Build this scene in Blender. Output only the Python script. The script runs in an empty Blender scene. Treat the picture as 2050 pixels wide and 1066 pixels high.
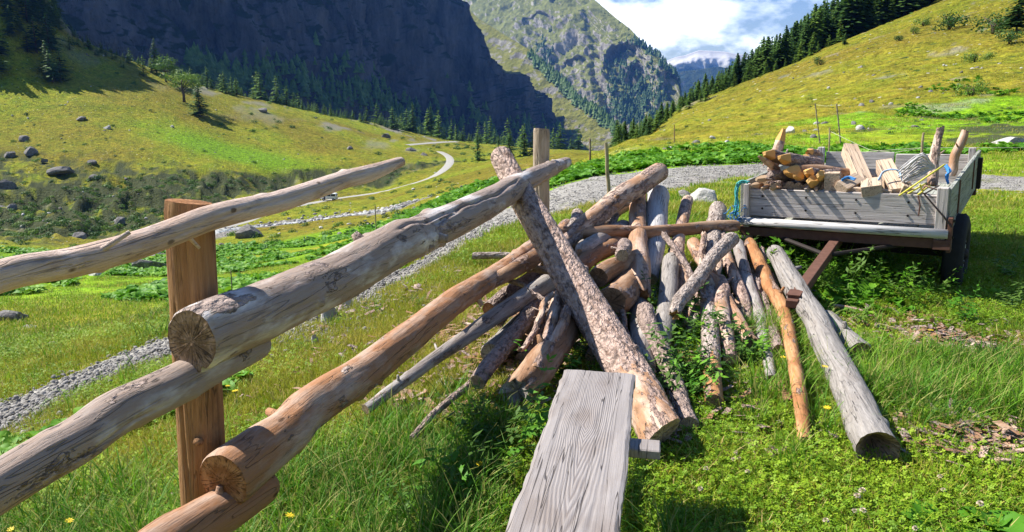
import bpy, math, random
import numpy as np
from mathutils import Vector, Matrix, Quaternion
random.seed(7)
rng = np.random.default_rng(7)
scene = bpy.context.scene
COL = scene.collection
R = math.radians

# ------------------------------------------------------------------ camera
CAM_H = 1.7
PITCH = R(12.9)
F = 1500.0                      # focal length in pixels of the 2050 px wide photograph
cd = bpy.data.cameras.new('camera')
cd.sensor_width = 36.0
cd.lens = F / 2050 * 36
cd.clip_start = 0.05
cd.clip_end = 40000
cam = bpy.data.objects.new('camera', cd)
cam.location = (0, 0, CAM_H)
cam.rotation_euler = (R(90) - PITCH, 0, 0)
COL.objects.link(cam)
scene.camera = cam

# ------------------------------------------------------------------ sun and sky
SUN_AZ = R(-68)                 # measured from the view direction, negative = left
SUN_EL = R(46.5)
sd = bpy.data.lights.new('sun', 'SUN')
sd.energy = 5.0
sd.angle = R(0.53)
sd.color = (1.0, 0.955, 0.88)
sun = bpy.data.objects.new('sun', sd)
S = Vector((math.sin(SUN_AZ) * math.cos(SUN_EL), math.cos(SUN_AZ) * math.cos(SUN_EL), math.sin(SUN_EL)))
sun.rotation_euler = S.to_track_quat('Z', 'Y').to_euler()
sun.location = (-20, 10, 30)
COL.objects.link(sun)

world = bpy.data.worlds.new('World')
scene.world = world
world.use_nodes = True
wn = world.node_tree; wn.nodes.clear()
wl = wn.links
sky = wn.nodes.new('ShaderNodeTexSky')
sky.sky_type = 'NISHITA'
sky.sun_disc = False
sky.sun_elevation = SUN_EL
sky.sun_rotation = SUN_AZ
sky.altitude = 1800
sky.air_density = 1.25
sky.dust_density = 0.3
sky.ozone_density = 1.2
tcw = wn.nodes.new('ShaderNodeTexCoord')
mpw = wn.nodes.new('ShaderNodeMapping')
mpw.inputs['Scale'].default_value = (1.0, 1.0, 2.1)
mpw.inputs['Location'].default_value = (3.17, 0.4, 0.33)
wl.new(tcw.outputs['Generated'], mpw.inputs['Vector'])
cn = wn.nodes.new('ShaderNodeTexNoise')
cn.inputs['Scale'].default_value = 4.6
cn.inputs['Detail'].default_value = 9
cn.inputs['Roughness'].default_value = 0.56
wl.new(mpw.outputs[0], cn.inputs['Vector'])
cr = wn.nodes.new('ShaderNodeValToRGB')
cr.color_ramp.elements[0].position = 0.45
cr.color_ramp.elements[1].position = 0.56
wl.new(cn.outputs['Fac'], cr.inputs['Fac'])
cn2 = wn.nodes.new('ShaderNodeTexNoise')
cn2.inputs['Scale'].default_value = 7.5
cn2.inputs['Detail'].default_value = 6
wl.new(mpw.outputs[0], cn2.inputs['Vector'])
cr2 = wn.nodes.new('ShaderNodeValToRGB')
cr2.color_ramp.elements[0].position = 0.34
cr2.color_ramp.elements[0].color = (14, 15.5, 19, 1)
cr2.color_ramp.elements[1].position = 0.52
cr2.color_ramp.elements[1].color = (25, 25.5, 26, 1)
wl.new(cn2.outputs['Fac'], cr2.inputs['Fac'])
cm = wn.nodes.new('ShaderNodeMixRGB')
# fair-weather clouds stand over the end of the valley only
sxw = wn.nodes.new('ShaderNodeSeparateXYZ'); wl.new(tcw.outputs['Generated'], sxw.inputs[0])
mr1 = wn.nodes.new('ShaderNodeMapRange'); mr1.inputs[1].default_value = .22; mr1.inputs[2].default_value = .34; mr1.inputs[3].default_value = 1; mr1.inputs[4].default_value = 0
wl.new(sxw.outputs['Z'], mr1.inputs[0])
mr2 = wn.nodes.new('ShaderNodeMapRange'); mr2.inputs[1].default_value = .5; mr2.inputs[2].default_value = .8
wl.new(sxw.outputs['Y'], mr2.inputs[0])
mm1 = wn.nodes.new('ShaderNodeMath'); mm1.operation = 'MULTIPLY'; wl.new(mr1.outputs[0], mm1.inputs[0]); wl.new(mr2.outputs[0], mm1.inputs[1])
mm2 = wn.nodes.new('ShaderNodeMath'); mm2.operation = 'MULTIPLY'; wl.new(mm1.outputs[0], mm2.inputs[0]); wl.new(cr.outputs['Color'], mm2.inputs[1])
wl.new(mm2.outputs[0], cm.inputs['Fac'])
wl.new(sky.outputs[0], cm.inputs['Color1'])
wl.new(cr2.outputs['Color'], cm.inputs['Color2'])
bg = wn.nodes.new('ShaderNodeBackground')
bg.inputs['Strength'].default_value = 0.05
wl.new(cm.outputs[0], bg.inputs['Color'])
wo = wn.nodes.new('ShaderNodeOutputWorld')
wl.new(bg.outputs[0], wo.inputs['Surface'])

vs = scene.view_settings
vs.view_transform = 'Standard'
vs.look = 'None'
vs.exposure = 1.3
vs.gamma = 1.0
scene.cycles.max_bounces = 5
scene.cycles.diffuse_bounces = 2
scene.cycles.glossy_bounces = 2
scene.cycles.transmission_bounces = 2
scene.cycles.transparent_max_bounces = 6
scene.cycles.volume_bounces = 0
scene.cycles.use_adaptive_sampling = True

# ------------------------------------------------------------------ measuring helpers
CP, SP = math.cos(PITCH), math.sin(PITCH)
def ray(px, py):
    a = (px - 1025) / F; b = (py - 533) / F
    d = Vector((a, CP - b * SP, -SP - b * CP))
    return d / d.y
def tanv(py):
    b = (np.asarray(py, float) - 533) / F
    return (-SP - b * CP) / (CP - b * SP)
def PY(px, py, y):
    return Vector((0, 0, CAM_H)) + ray(px, py) * y
def PZ(px, py, z=0.0):
    d = ray(px, py)
    return Vector((0, 0, CAM_H)) + d * ((z - CAM_H) / d.z)
def depth(p):
    return p.y * CP + (CAM_H - p.z) * SP
def proj(x, y, z):
    zc = y * CP + (CAM_H - z) * SP
    yc = (CAM_H - z) * CP - y * SP
    return 1025 + F * x / zc, 533 + F * yc / zc

# ------------------------------------------------------------------ numpy noise
def _h(ix, iy, iz, seed):
    with np.errstate(over='ignore'):
        n = (ix.astype(np.uint32) * np.uint32(374761393) + iy.astype(np.uint32) * np.uint32(668265263)
             + iz.astype(np.uint32) * np.uint32(2246822519) + np.uint32(seed * 3266489917 & 0xffffffff))
        n = (n ^ (n >> np.uint32(13))) * np.uint32(1274126177)
        n = (n ^ (n >> np.uint32(16))) * np.uint32(2654435761)
        n = n ^ (n >> np.uint32(15))
    return n.astype(np.float64) / 4294967295.0
def vnoise(x, y, z=0.0, seed=0):
    x, y, z = np.broadcast_arrays(np.asarray(x, float), np.asarray(y, float), np.asarray(z, float))
    ix = np.floor(x).astype(np.int64); iy = np.floor(y).astype(np.int64); iz = np.floor(z).astype(np.int64)
    fx, fy, fz = x - ix, y - iy, z - iz
    fx = fx * fx * fx * (fx * (fx * 6 - 15) + 10); fy = fy * fy * fy * (fy * (fy * 6 - 15) + 10); fz = fz * fz * (3 - 2 * fz)
    def L(a, b, t): return a + (b - a) * t
    r = []
    for k in (0, 1):
        a = L(_h(ix, iy, iz + k, seed), _h(ix + 1, iy, iz + k, seed), fx)
        b = L(_h(ix, iy + 1, iz + k, seed), _h(ix + 1, iy + 1, iz + k, seed), fx)
        r.append(L(a, b, fy))
    return L(r[0], r[1], fz) * 2 - 1
def fbm(x, y, z=0.0, o=4, seed=0, g=0.5):
    s = 0; a = 1; f = 1; t = 0
    for k in range(o):
        s = s + a * vnoise(np.asarray(x) * f + 17.3 * k, np.asarray(y) * f - 9.1 * k, np.asarray(z) * f, seed + k)
        t += a; a *= g; f *= 2.03
    return s / t
def ridged(x, y, z=0.0, o=4, seed=0):
    s = 0; a = 1; f = 1; t = 0
    for k in range(o):
        s = s + a * (1 - 2 * np.abs(vnoise(np.asarray(x) * f + 7.7 * k, np.asarray(y) * f, np.asarray(z) * f, seed + k)))
        t += a; a *= 0.5; f *= 2.07
    return s / t
def sstep(a, b, x):
    t = np.clip((x - a) / (b - a), 0, 1)
    return t * t * (3 - 2 * t)

# ------------------------------------------------------------------ object helpers
def tag(o, label=None, cat=None, group=None, kind=None):
    if label: o['label'] = label
    if cat: o['category'] = cat
    if group: o['group'] = group
    if kind: o['kind'] = kind
    return o
def mesh_obj(name, verts, faces, mats, parent=None, smooth=True, midx=None, link=True):
    me = bpy.data.meshes.new(name)
    if isinstance(faces, np.ndarray):
        verts = np.asarray(verts, np.float32)
        k = faces.shape[1]; n = len(faces)
        me.vertices.add(len(verts)); me.vertices.foreach_set('co', verts.ravel())
        me.loops.add(n * k); me.loops.foreach_set('vertex_index', faces.astype(np.int32).ravel())
        me.polygons.add(n)
        me.polygons.foreach_set('loop_start', np.arange(0, n * k, k, dtype=np.int32))
        me.polygons.foreach_set('loop_total', np.full(n, k, np.int32))
        me.update(calc_edges=True)
    else:
        me.from_pydata([tuple(v) for v in verts], [], faces)
        me.update()
    if not isinstance(mats, (list, tuple)): mats = [mats]
    for m in mats: me.materials.append(m)
    n = len(me.polygons)
    me.polygons.foreach_set('use_smooth', np.full(n, bool(smooth)))
    if midx is not None: me.polygons.foreach_set('material_index', np.asarray(midx, np.int32))
    me.validate()
    o = bpy.data.objects.new(name, me)
    if link: COL.objects.link(o)
    if parent is not None: o.parent = parent
    return o
def empty(name, loc, rot=None):
    o = bpy.data.objects.new(name, None); COL.objects.link(o)
    o.location = loc; o.empty_display_size = 0.1
    if rot is not None: o.rotation_euler = rot
    return o
def copy_tree(o, parent=None):
    c = o.copy(); COL.objects.link(c); c.parent = parent
    for ch in list(o.children): copy_tree(ch, c)
    return c
class MB:
    """collects simple solids into one mesh"""
    def __init__(s): s.v = []; s.f = []; s.m = []
    def add(s, v, f, m=0):
        b = len(s.v); s.v += [tuple(p) for p in v]; s.f += [tuple(i + b for i in q) for q in f]; s.m += [m] * len(f)
    def box(s, c, size, rot=None, m=0, bev=0.0, jit=0.0):
        hx, hy, hz = [q / 2 for q in size]
        if bev <= 0:
            v = [Vector((x * hx, y * hy, z * hz)) for x in (-1, 1) for y in (-1, 1) for z in (-1, 1)]
            f = [(0, 1, 3, 2), (4, 6, 7, 5), (0, 4, 5, 1), (2, 3, 7, 6), (0, 2, 6, 4), (1, 5, 7, 3)]
        else:
            v = []; idx = {}
            for x in (-1, 1):
                for y in (-1, 1):
                    for z in (-1, 1):
                        for ax in range(3):
                            p = [x * (hx - bev), y * (hy - bev), z * (hz - bev)]
                            p[ax] = (x * hx, y * hy, z * hz)[ax]
                            idx[(x, y, z, ax)] = len(v); v.append(Vector(p))
            f = []
            for ax in range(3):
                o1, o2 = [(1, 2), (0, 2), (0, 1)][ax]
                for sg in (-1, 1):
                    q = []
                    for (a, b) in ((-1, -1), (1, -1), (1, 1), (-1, 1)):
                        k = [0, 0, 0]; k[ax] = sg; k[o1] = a; k[o2] = b
                        q.append(idx[(k[0], k[1], k[2], ax)])
                    if (sg > 0) != (ax != 1): q = q[::-1]
                    f.append(tuple(q))
            for ax in range(3):      # edges parallel to ax
                o1, o2 = [(1, 2), (0, 2), (0, 1)][ax]
                for a in (-1, 1):
                    for b in (-1, 1):
                        k0 = [0, 0, 0]; k0[ax] = -1; k0[o1] = a; k0[o2] = b
                        k1 = list(k0); k1[ax] = 1
                        q = [idx[(*k0, o1)], idx[(*k1, o1)], idx[(*k1, o2)], idx[(*k0, o2)]]
                        nrm = (v[q[1]] - v[q[0]]).cross(v[q[2]] - v[q[0]])
                        if nrm.dot(v[q[0]] + v[q[2]]) < 0: q = q[::-1]
                        f.append(tuple(q))
            for x in (-1, 1):
                for y in (-1, 1):
                    for z in (-1, 1):
                        q = [idx[(x, y, z, 0)], idx[(x, y, z, 1)], idx[(x, y, z, 2)]]
                        if x * y * z < 0: q = q[::-1]
                        f.append(tuple(q))
        if jit: v = [p + Vector((random.uniform(-jit, jit), random.uniform(-jit, jit), random.uniform(-jit, jit))) for p in v]
        if rot is not None: v = [rot @ p for p in v]
        c = Vector(c)
        s.add([p + c for p in v], f, m)
    def tube(s, pts, rad, n=8, cap=True, m=0):
        pts = [Vector(p) for p in pts]
        if not hasattr(rad, '__len__'): rad = [rad] * len(pts)
        v = []; f = []
        up = None
        for i, p in enumerate(pts):
            t = (pts[min(i + 1, len(pts) - 1)] - pts[max(i - 1, 0)]).normalized()
            if up is None: up = t.orthogonal().normalized()
            up = (up - t * up.dot(t)).normalized(); w = t.cross(up)
            for k in range(n):
                a = 2 * math.pi * k / n
                v.append(p + (up * math.cos(a) + w * math.sin(a)) * rad[i])
        for i in range(len(pts) - 1):
            for k in range(n):
                f.append((i * n + k, i * n + (k + 1) % n, (i + 1) * n + (k + 1) % n, (i + 1) * n + k))
        if cap:
            f.append(tuple(range(n - 1, -1, -1))); f.append(tuple((len(pts) - 1) * n + k for k in range(n)))
        s.add(v, f, m)
    def build(s, name, mats, parent=None, smooth=False):
        return mesh_obj(name, s.v, s.f, mats, parent, smooth, s.m)

# ------------------------------------------------------------------ material helper
class NT:
    def __init__(s, name):
        s.mat = bpy.data.materials.new(name); s.mat.use_nodes = True
        s.t = s.mat.node_tree; s.t.nodes.clear()
        s.out = s.t.nodes.new('ShaderNodeOutputMaterial')
    def n(s, typ, props=None, **inp):
        nd = s.t.nodes.new('ShaderNode' + typ)
        for k, v in (props or {}).items(): setattr(nd, k, v)
        for k, v in inp.items():
            key = int(k[1:]) if k[0] == 'i' and k[1:].isdigit() else k.replace('_', ' ')
            s.set(nd.inputs[key], v)
        return nd
    def set(s, sock, v):
        if isinstance(v, bpy.types.NodeSocket): s.t.links.new(v, sock)
        elif isinstance(v, bpy.types.Node): s.t.links.new(v.outputs[0], sock)
        else:
            if sock.type == 'RGBA' and len(v) == 3: v = (*v, 1)
            sock.default_value = v
    def coord(s, which='Object', scale=(1, 1, 1), off=None):
        if which == 'World': c = s.n('NewGeometry').outputs['Position']
        else: c = s.n('TexCoord').outputs[which]
        if off is not None:
            c = s.n('VectorMath', {'operation': 'ADD'}, i0=c, i1=off).outputs[0]
        return s.n('Mapping', Vector=c, Scale=scale).outputs[0]
    def noise(s, v, scale=5, det=5, rough=.55, dist=0.0, col=False):
        nd = s.n('TexNoise', Vector=v, Scale=scale, Detail=det, Roughness=rough, Distortion=dist)
        return nd.outputs['Color' if col else 'Fac']
    def ramp(s, f, stops, interp='LINEAR'):
        nd = s.n('ValToRGB', Fac=f); cr = nd.color_ramp; cr.interpolation = interp
        while len(cr.elements) < len(stops): cr.elements.new(0.5)
        for e, (p, c) in zip(cr.elements, stops):
            e.position = p
            e.color = (c, c, c, 1) if not hasattr(c, '__len__') else (*c[:3], 1)
        return nd.outputs[0]
    def mix(s, f, a, b, mode='MIX'):
        return s.n('MixRGB', {'blend_type': mode}, Fac=f, Color1=a, Color2=b).outputs[0]
    def math(s, op, a, b=0.0, clamp=False):
        return s.n('Math', {'operation': op, 'use_clamp': clamp}, i0=a, i1=b).outputs[0]
    def attr(s, name, out='Color'):
        return s.n('Attribute', {'attribute_name': name}).outputs[out]
    def rand(s):
        return s.n('ObjectInfo').outputs['Random']
    def hsv(s, c, h=.5, sat=1.0, v=1.0):
        return s.n('HueSaturation', Color=c, Hue=h, Saturation=sat, Value=v).outputs[0]
    def bump(s, h, dist=.01, strength=1.0):
        return s.n('Bump', Height=h, Distance=dist, Strength=strength).outputs[0]
    def done(s, col, rough=.8, normal=None, metal=0.0, spec=.3, trans=0.0):
        p = s.n('BsdfPrincipled', Base_Color=col, Roughness=rough, Metallic=metal)
        p.inputs['Specular IOR Level'].default_value = spec
        if normal is not None: s.set(p.inputs['Normal'], normal)
        o = p.outputs[0]
        if trans:
            tb = s.n('BsdfTranslucent', Color=col)
            o = s.n('MixShader', Fac=trans, i1=o, i2=tb.outputs[0]).outputs[0]
        s.t.links.new(o, s.out.inputs['Surface'])
        return s.mat
def plain(name, col, rough=.7, metal=0.0, var=.15, scale=8):
    t = NT(name)
    v = t.noise(t.coord(), scale, 4)
    c = t.mix(v, tuple(x * (1 - var) for x in col), tuple(min(1, x * (1 + var)) for x in col))
    return t.done(c, rough, metal=metal)
# ------------------------------------------------------------------ the lie of the land
# height table: columns by direction, rows by distance; z follows from where the ground shows in each direction
def z0(x):
    return -0.21 * (np.logaddexp(0, (-(np.asarray(x, float) + 0.6)) * 2.2) / 2.2)
TAB = {
 -400: [(12,650),(20,600),(40,550),(80,515),(120,480),(160,430),(200,330),(240,210),(280,90),(320,-50),(360,-120),(500,-10),(800,50)],
 -150: [(12,668),(20,612),(40,560),(80,520),(120,488),(160,440),(200,345),(240,250),(270,165),(292,40),(320,-230),(360,-430),(450,-300),(800,80)],
 60:   [(12,669),(20,611),(40,560),(80,520),(120,490),(160,443),(200,356),(250,268),(282,190),(302,97),(326,-62),(358,-205),(430,-130),(520,100),(800,100)],
 0:   [(12,670),(20,612),(40,560),(80,520),(120,490),(160,442),(200,352),(250,268),(280,190),(298,80),(322,-105),(355,-290),(420,-220),(520,80),(800,100)],
 90:  [(12,668),(20,610),(40,559),(80,520),(120,490),(160,446),(200,362),(250,270),(288,195),(305,128),(325,35),(350,-70),(385,-115),(450,0),(800,150)],
 150: [(12,665),(20,608),(40,558),(80,520),(120,490),(160,450),(200,372),(250,270),(300,168),(335,100),(355,68),(370,64),(420,120),(600,150),(800,170)],
 300: [(12,650),(20,602),(40,555),(80,520),(120,488),(150,455),(185,400),(220,342),(260,270),(310,185),(350,142),(370,134),(430,170),(600,185),(800,200)],
 450: [(12,640),(20,600),(40,552),(80,515),(115,488),(145,460),(160,452),(175,445),(200,408),(212,395),(232,336),(280,285),(340,215),(370,186),(390,184),(450,205),(600,215),(800,230)],
 600: [(12,620),(20,585),(40,540),(80,500),(120,470),(150,446),(165,437),(190,424),(225,404),(240,395),(254,334),(300,290),(370,235),(410,218),(430,216),(500,235),(700,245),(800,250)],
 750: [(12,590),(20,550),(40,505),(80,462),(120,438),(150,424),(172,414),(200,402),(240,388),(258,380),(274,332),(320,300),(400,262),(450,248),(480,246),(560,262),(800,275)],
 900: [(10,489),(14,455),(20,430),(40,408),(80,394),(120,384),(160,373),(200,364),(260,345),(300,325),(340,305),(400,290),(480,281),(550,279),(650,292),(800,300)],
 1050:[(10,452),(14,416),(20,385),(40,360),(80,345),(150,330),(250,318),(350,305),(450,299),(550,298),(700,306),(800,312)],
 1150:[(10,447),(13,404),(20,352),(26,333),(40,345),(100,335),(200,315),(400,302),(600,302),(800,310)],
 1240:[(8,490),(12,412),(18,357),(25,326),(35,302),(50,286),(70,298),(150,320),(400,310),(800,312)],
 1350:[(8,490),(12,412),(18,356),(25,318),(35,290),(50,264),(80,237),(120,222),(140,221),(180,245),(400,310),(800,312)],
 1500:[(8,490),(12,412),(17,358),(25,311),(35,276),(50,240),(80,206),(120,179),(150,170),(200,188),(400,250),(800,300)],
 1650:[(8,490),(12,412),(17,360),(25,306),(35,263),(50,215),(80,165),(120,122),(160,98),(220,112),(400,200),(800,280)],
 1800:[(8,490),(12,412),(17,360),(25,301),(35,251),(50,195),(80,130),(120,74),(160,36),(190,32),(250,50),(400,150),(800,250)],
 2050:[(8,490),(12,412),(17,360),(25,293),(35,240),(50,175),(80,90),(120,10),(160,-50),(250,-110),(300,-100),(500,0),(800,100)],
 2450:[(8,490),(12,412),(17,356),(25,280),(35,220),(50,140),(80,30),(120,-70),(200,-180),(400,-150),(800,-50)],
}
YL = np.linspace(0, math.log(800), 420)
TAB = dict(sorted(TAB.items()))
UC = np.array([(p - 1025) / 1539.0 for p in TAB])
TC = []
for p, rows in TAB.items():
    u = (p - 1025) / 1539.0
    ys = [1, 2, 3, 4, 5, 6.5] + ([8] if rows[0][0] > 8 else [])
    lo = [(y, float(z0(u * y)) - CAM_H) for y in ys]
    lt = [(math.log(y), h / y) for y, h in lo] + [(math.log(y), float(tanv(py))) for y, py in rows]
    a = np.array(lt)
    TC.append(np.interp(YL, a[:, 0], a[:, 1]))
TC = np.array(TC)
UG = np.linspace(-0.93, 0.93, 300)
TG = np.empty((300, 420))
for j in range(420): TG[:, j] = np.interp(UG, UC, TC[:, j])
def blur(a, k, ax):
    w = np.hanning(2 * k + 3)[1:-1]; w /= w.sum()
    pad = [(0, 0), (0, 0)]; pad[ax] = (k, k)
    b = np.pad(a, pad, mode='edge')
    return sum(w[i] * np.take(b, range(i, i + a.shape[ax]), axis=ax) for i in range(2 * k + 1))
TG = blur(blur(TG, 5, 0), 4, 1)
def Hbase(x, y):
    x = np.asarray(x, float); y = np.asarray(y, float)
    ys = np.maximum(y, 1.0)
    u = np.clip(x / ys, -0.92, 0.92)
    fi = np.clip((u + 0.93) / 1.86 * 299, 0, 298.999); fj = np.clip(np.log(ys) / math.log(800) * 419, 0, 418.999)
    i = fi.astype(int); j = fj.astype(int); a = fi - i; b = fj - j
    t = (TG[i, j] * (1 - a) * (1 - b) + TG[i + 1, j] * a * (1 - b) + TG[i, j + 1] * (1 - a) * b + TG[i + 1, j + 1] * a * b)
    z = CAM_H + t * ys
    w = sstep(3.5, 7.0, y)
    over = np.clip(np.abs(x / ys) - 0.92, 0, 3)
    return z0(np.clip(x, -14, 99)) * (1 - w) + z * w
def bank_mask(x, y):
    u = x / np.maximum(y, 1)
    top = np.interp(u, [-.93, -.66, -.55, -.42, -.37, -.28, -.18, -.1, -.06], [175, 178, 200, 222, 232, 256, 276, 300, 305])
    bot = np.interp(u, [-.93, -.66, -.55, -.42, -.37, -.28, -.18, -.1, -.06], [120, 125, 140, 170, 209, 234, 252, 285, 300])
    m = sstep(bot - 6, bot + 6, y) * (1 - sstep(top - 5, top + 4, y))
    return m * (u < -.065)
def slope_mask(x, y):     # hummocky hillside at the left, with turf steps
    u = x / np.maximum(y, 1)
    return sstep(90, 140, y) * (1 - sstep(205, 250, y)) * sstep(-.33, -.44, u)
FLAT = []      # (polyline Nx2, half width): places where the bumps are taken out
def pdist(x, y, pl):
    d = np.full(np.shape(x), 1e9)
    for (ax, ay), (bx, by) in zip(pl[:-1], pl[1:]):
        vx, vy = bx - ax, by - ay; L2 = vx * vx + vy * vy + 1e-9
        t = np.clip(((x - ax) * vx + (y - ay) * vy) / L2, 0, 1)
        d = np.minimum(d, np.hypot(x - ax - t * vx, y - ay - t * vy))
    return d
def H(x, y):
    x = np.asarray(x, float); y = np.asarray(y, float)
    z = Hbase(x, y)
    r = np.hypot(x, y)
    k = np.clip(r / 60, 0, 1)
    n = 0.025 * fbm(x * 1.3, y * 1.3, 0, 3, 3) + k * 0.55 * fbm(x / 14, y / 14, 0, 4, 11) + k * k * 1.6 * fbm(x / 55, y / 55, 0, 3, 5) * (r > 40)
    bm = bank_mask(x, y); sm = slope_mask(x, y)
    n = n + bm * (2.6 * ridged(x / 9 + y / 30, y / 16, 0, 4, 21) - .8) + sm * (1.7 * ridged(x / 13, y / 8 + x / 30, 0, 4, 31) - .3)
    n = n + 0.30 * sstep(25, 60, y) * ridged(x / 3.5, y / 2.2 + z / 1.2, 0, 3, 41) * (x > 0)
    n = n + 0.35 * sstep(120, 200, r) * ridged(x / 6, y / 5, 0, 3, 43) * (x < 0)
    f = 1.0
    for pl, w in FLAT:
        bb = (x > pl[:, 0].min() - 3 * w) & (x < pl[:, 0].max() + 3 * w) & (y > pl[:, 1].min() - 3 * w) & (y < pl[:, 1].max() + 3 * w)
        if bb.any():
            d = np.full(x.shape, 1e9) if x.shape else np.array(1e9)
            if x.shape: d[bb] = pdist(x[bb], y[bb], pl)
            else: d = pdist(x, y, pl)
            f = f * sstep(w * .8, w * 2.2, d)
    return z + n * f
def Hs(x, y): return float(H(np.array([x]), np.array([y]))[0])
def GR(px, py, y0=1.2, y1=780):
    """where the ray through a photograph pixel meets the land (coarse then fine)"""
    d = ray(px, py); ys = np.exp(np.linspace(math.log(y0), math.log(y1), 1500))
    hz = Hbase(d.x * ys, ys); rz = CAM_H + d.z * ys
    k = np.nonzero(rz <= hz)[0]
    y = ys[k[0]] if len(k) else y1
    return float(d.x * y), float(y)
def line(pts, y0=1.2, y1=780):
    a = np.array([GR(px, py, y0, y1) for px, py in pts])
    # smooth resample
    for _ in range(3):
        q = [a[0]]
        for s, e in zip(a[:-1], a[1:]): q += [s * .75 + e * .25, s * .25 + e * .75]
        a = np.array(q + [a[-1]])
    return a
PATH = line([(-500,1130),(-160,925),(0,838),(150,766),(340,694),(450,668),(560,646),(650,608),(760,554),(880,498),(980,456),(1080,412),(1180,378),(1300,352),(1400,341),(1480,340)], 2)
p1 = PATH[-1]
PATH2 = np.array([p1, [p1[0]+2.5, p1[1]+.2], [9.6, 16.6], [11.5,15.3], [14, 14.3], [18, 13.8]])
a = PATH2
for _ in range(3):
    q = [a[0]]
    for s_, e_ in zip(a[:-1], a[1:]): q += [s_ * .75 + e_ * .25, s_ * .25 + e_ * .75]
    a = np.array(q + [a[-1]])
PATH2 = a
PATH = np.vstack([PATH, PATH2[1:]])
ROAD = line([(300,530),(380,490),(440,455),(520,430),(600,411),(660,400),(720,392),(790,378),(850,362),(885,345),(900,330),(902,318),(893,310),(880,304)], 100)
ROAD2 = line([(815,291),(850,288),(880,286),(915,284)], 280)
STREAM = line([(150,545),(250,520),(350,488),(430,463),(500,455),(570,448),(650,438),(720,428),(780,418),(815,410)], 90)
FLAT += [(ROAD, 3.0), (ROAD2, 3.0), (STREAM, 3.2)]
# ------------------------------------------------------------------ ground
def ground_masks(x, y, z):
    px, py = proj(x, y, z)                                  # only used to read distances off the photograph
    r = np.hypot(x, y); u = x / np.maximum(y, .5)
    n1 = fbm(x / 3, y / 3, 0, 4, 51); n2 = fbm(x / 25, y / 25, 0, 4, 52); n3 = fbm(x / .6, y / .6, 0, 3, 53)
    dP = np.minimum(pdist(x, y, PATH), 99)
    pw_ = np.interp(y, [0, 4, 9, 13, 17, 40], [.17, .19, .42, .95, 1.5, 1.5])
    grav = 1 - sstep(.9, 1.6, (dP + n3 * .10 + n1 * .12 * np.minimum(y / 8, 2)) / pw_)
    near2 = pdist(x - .62, y + .5, PATH)
    grav = np.maximum(grav, (1 - sstep(.2, .5, near2 + n3 * .25 + n1 * .25)) * (y < 8) * .85)
    grav = np.maximum(grav, .0)
    # valley bottom: pale stones beside the stream
    dS = pdist(x, y, STREAM)
    grav = np.maximum(grav, (1 - sstep(2.5, 7, dS + n1 * 3)) * .9)
    dry = np.clip(.35 + n2 * .9, 0, 1)
    # right hillside dry above the green belt
    hill = sstep(28, 45, y) * (u > .12)
    dry = dry * (1 - hill) + hill * np.clip(.72 + .5 * n2, 0, 1)
    # lush belts: by the path on the right, the near slope on the left, valley meadow
    lush = np.zeros_like(x)
    lush = np.maximum(lush, sstep(16.5, 19, y) * (1 - sstep(27, 38, y + n1 * 5)) * (u > .05) * (1 - .55 * sstep(.42, .5, u)))
    for (qx, qy, rx_, ry_) in ((1900, 238, 5.0, 7.0), (2030, 205, 5.5, 8.0), (1700, 225, 4.0, 3.0)):
        g = GR(qx, qy, 10)
        lush = np.maximum(lush, sstep(1.3, .6, np.hypot((x - g[0]) / rx_, (y - g[1]) / ry_) + n1 * .7))
    lush = np.maximum(lush, sstep(14, 22, y) * (1 - sstep(100, 125, y)) * (u < .0) * np.clip(.65 + n2, 0, 1))
    lush = np.maximum(lush, np.exp(-(((u + .37) / .13) ** 2 + ((y - 262) / 22) ** 2)) * .9)
    lush = np.clip(lush, 0, 1); dry = dry * (1 - .85 * lush)
    # rusty strip by the stream
    strip = np.exp(-((y - (146 + 14 * fbm(x / 30, 0, 0, 2, 9) + 60 * (u + .3) * (u > -.3))) / 9) ** 2) * sstep(-.38, -.33, u) * (1 - sstep(-.2, -.12, u))
    dry = np.maximum(dry, strip * 1.0); lush = lush * (1 - strip)
    # worn yellow turf between the fence and the woodpile
    worn = np.exp(-(((x + .75) / 1.7) ** 2 + ((y - 6.6) / 1.9) ** 2)) + np.exp(-(((x - 3.2) / 1.1) ** 2 + ((y - 4.8) / .8) ** 2)) * .7
    dry = np.clip(dry + worn * .9, 0, 1)
    earth = bank_mask(x, y) * np.clip(.72 + n1 * .9, 0, 1) + slope_mask(x, y) * np.clip(.42 + n1 * 1.1 + .5 * fbm(x / 1.6, y / 3, 0, 3, 60), 0, 1)
    for (cx, cy, rx, ry) in ((3.15, 4.95, .35, .3), (2.42, 3.4, .34, .16), (3.0, 5.3, .4, .15), (2.2, 6.0, .9, .7), (2.6, 5.55, .3, .12)):
        earth = np.maximum(earth, sstep(1.3, .5, np.hypot((x - cx) / rx, (y - cy) / ry) + n3 * .6))
    for (qx, qy, rr) in ((1905, 215, 1.6), (1940, 245, 1.3), (2020, 262, 2.2), (2045, 285, 2.2), (1745, 258, .9)):
        g = GR(qx, qy, 10)
        earth = np.maximum(earth, sstep(1.4, .6, np.hypot(x - g[0], y - g[1]) / rr + n3 * .8))
    scree = hill * sstep(.42, .6, fbm(x / 5, y / 6, 0, 5, 57)) * .6 + sstep(300, 380, y) * (u < -.1) * sstep(.05, .35, fbm(x / 12, y / 30, 0, 4, 58))
    scree = np.maximum(scree, bank_mask(x, y) * sstep(.25, .5, fbm(x / 5, y / 5, 0, 3, 59)) * .8)
    return np.clip(grav, 0, 1), np.clip(dry, 0, 1), np.clip(earth, 0, 1), lush, np.clip(scree, 0, 1)
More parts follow.
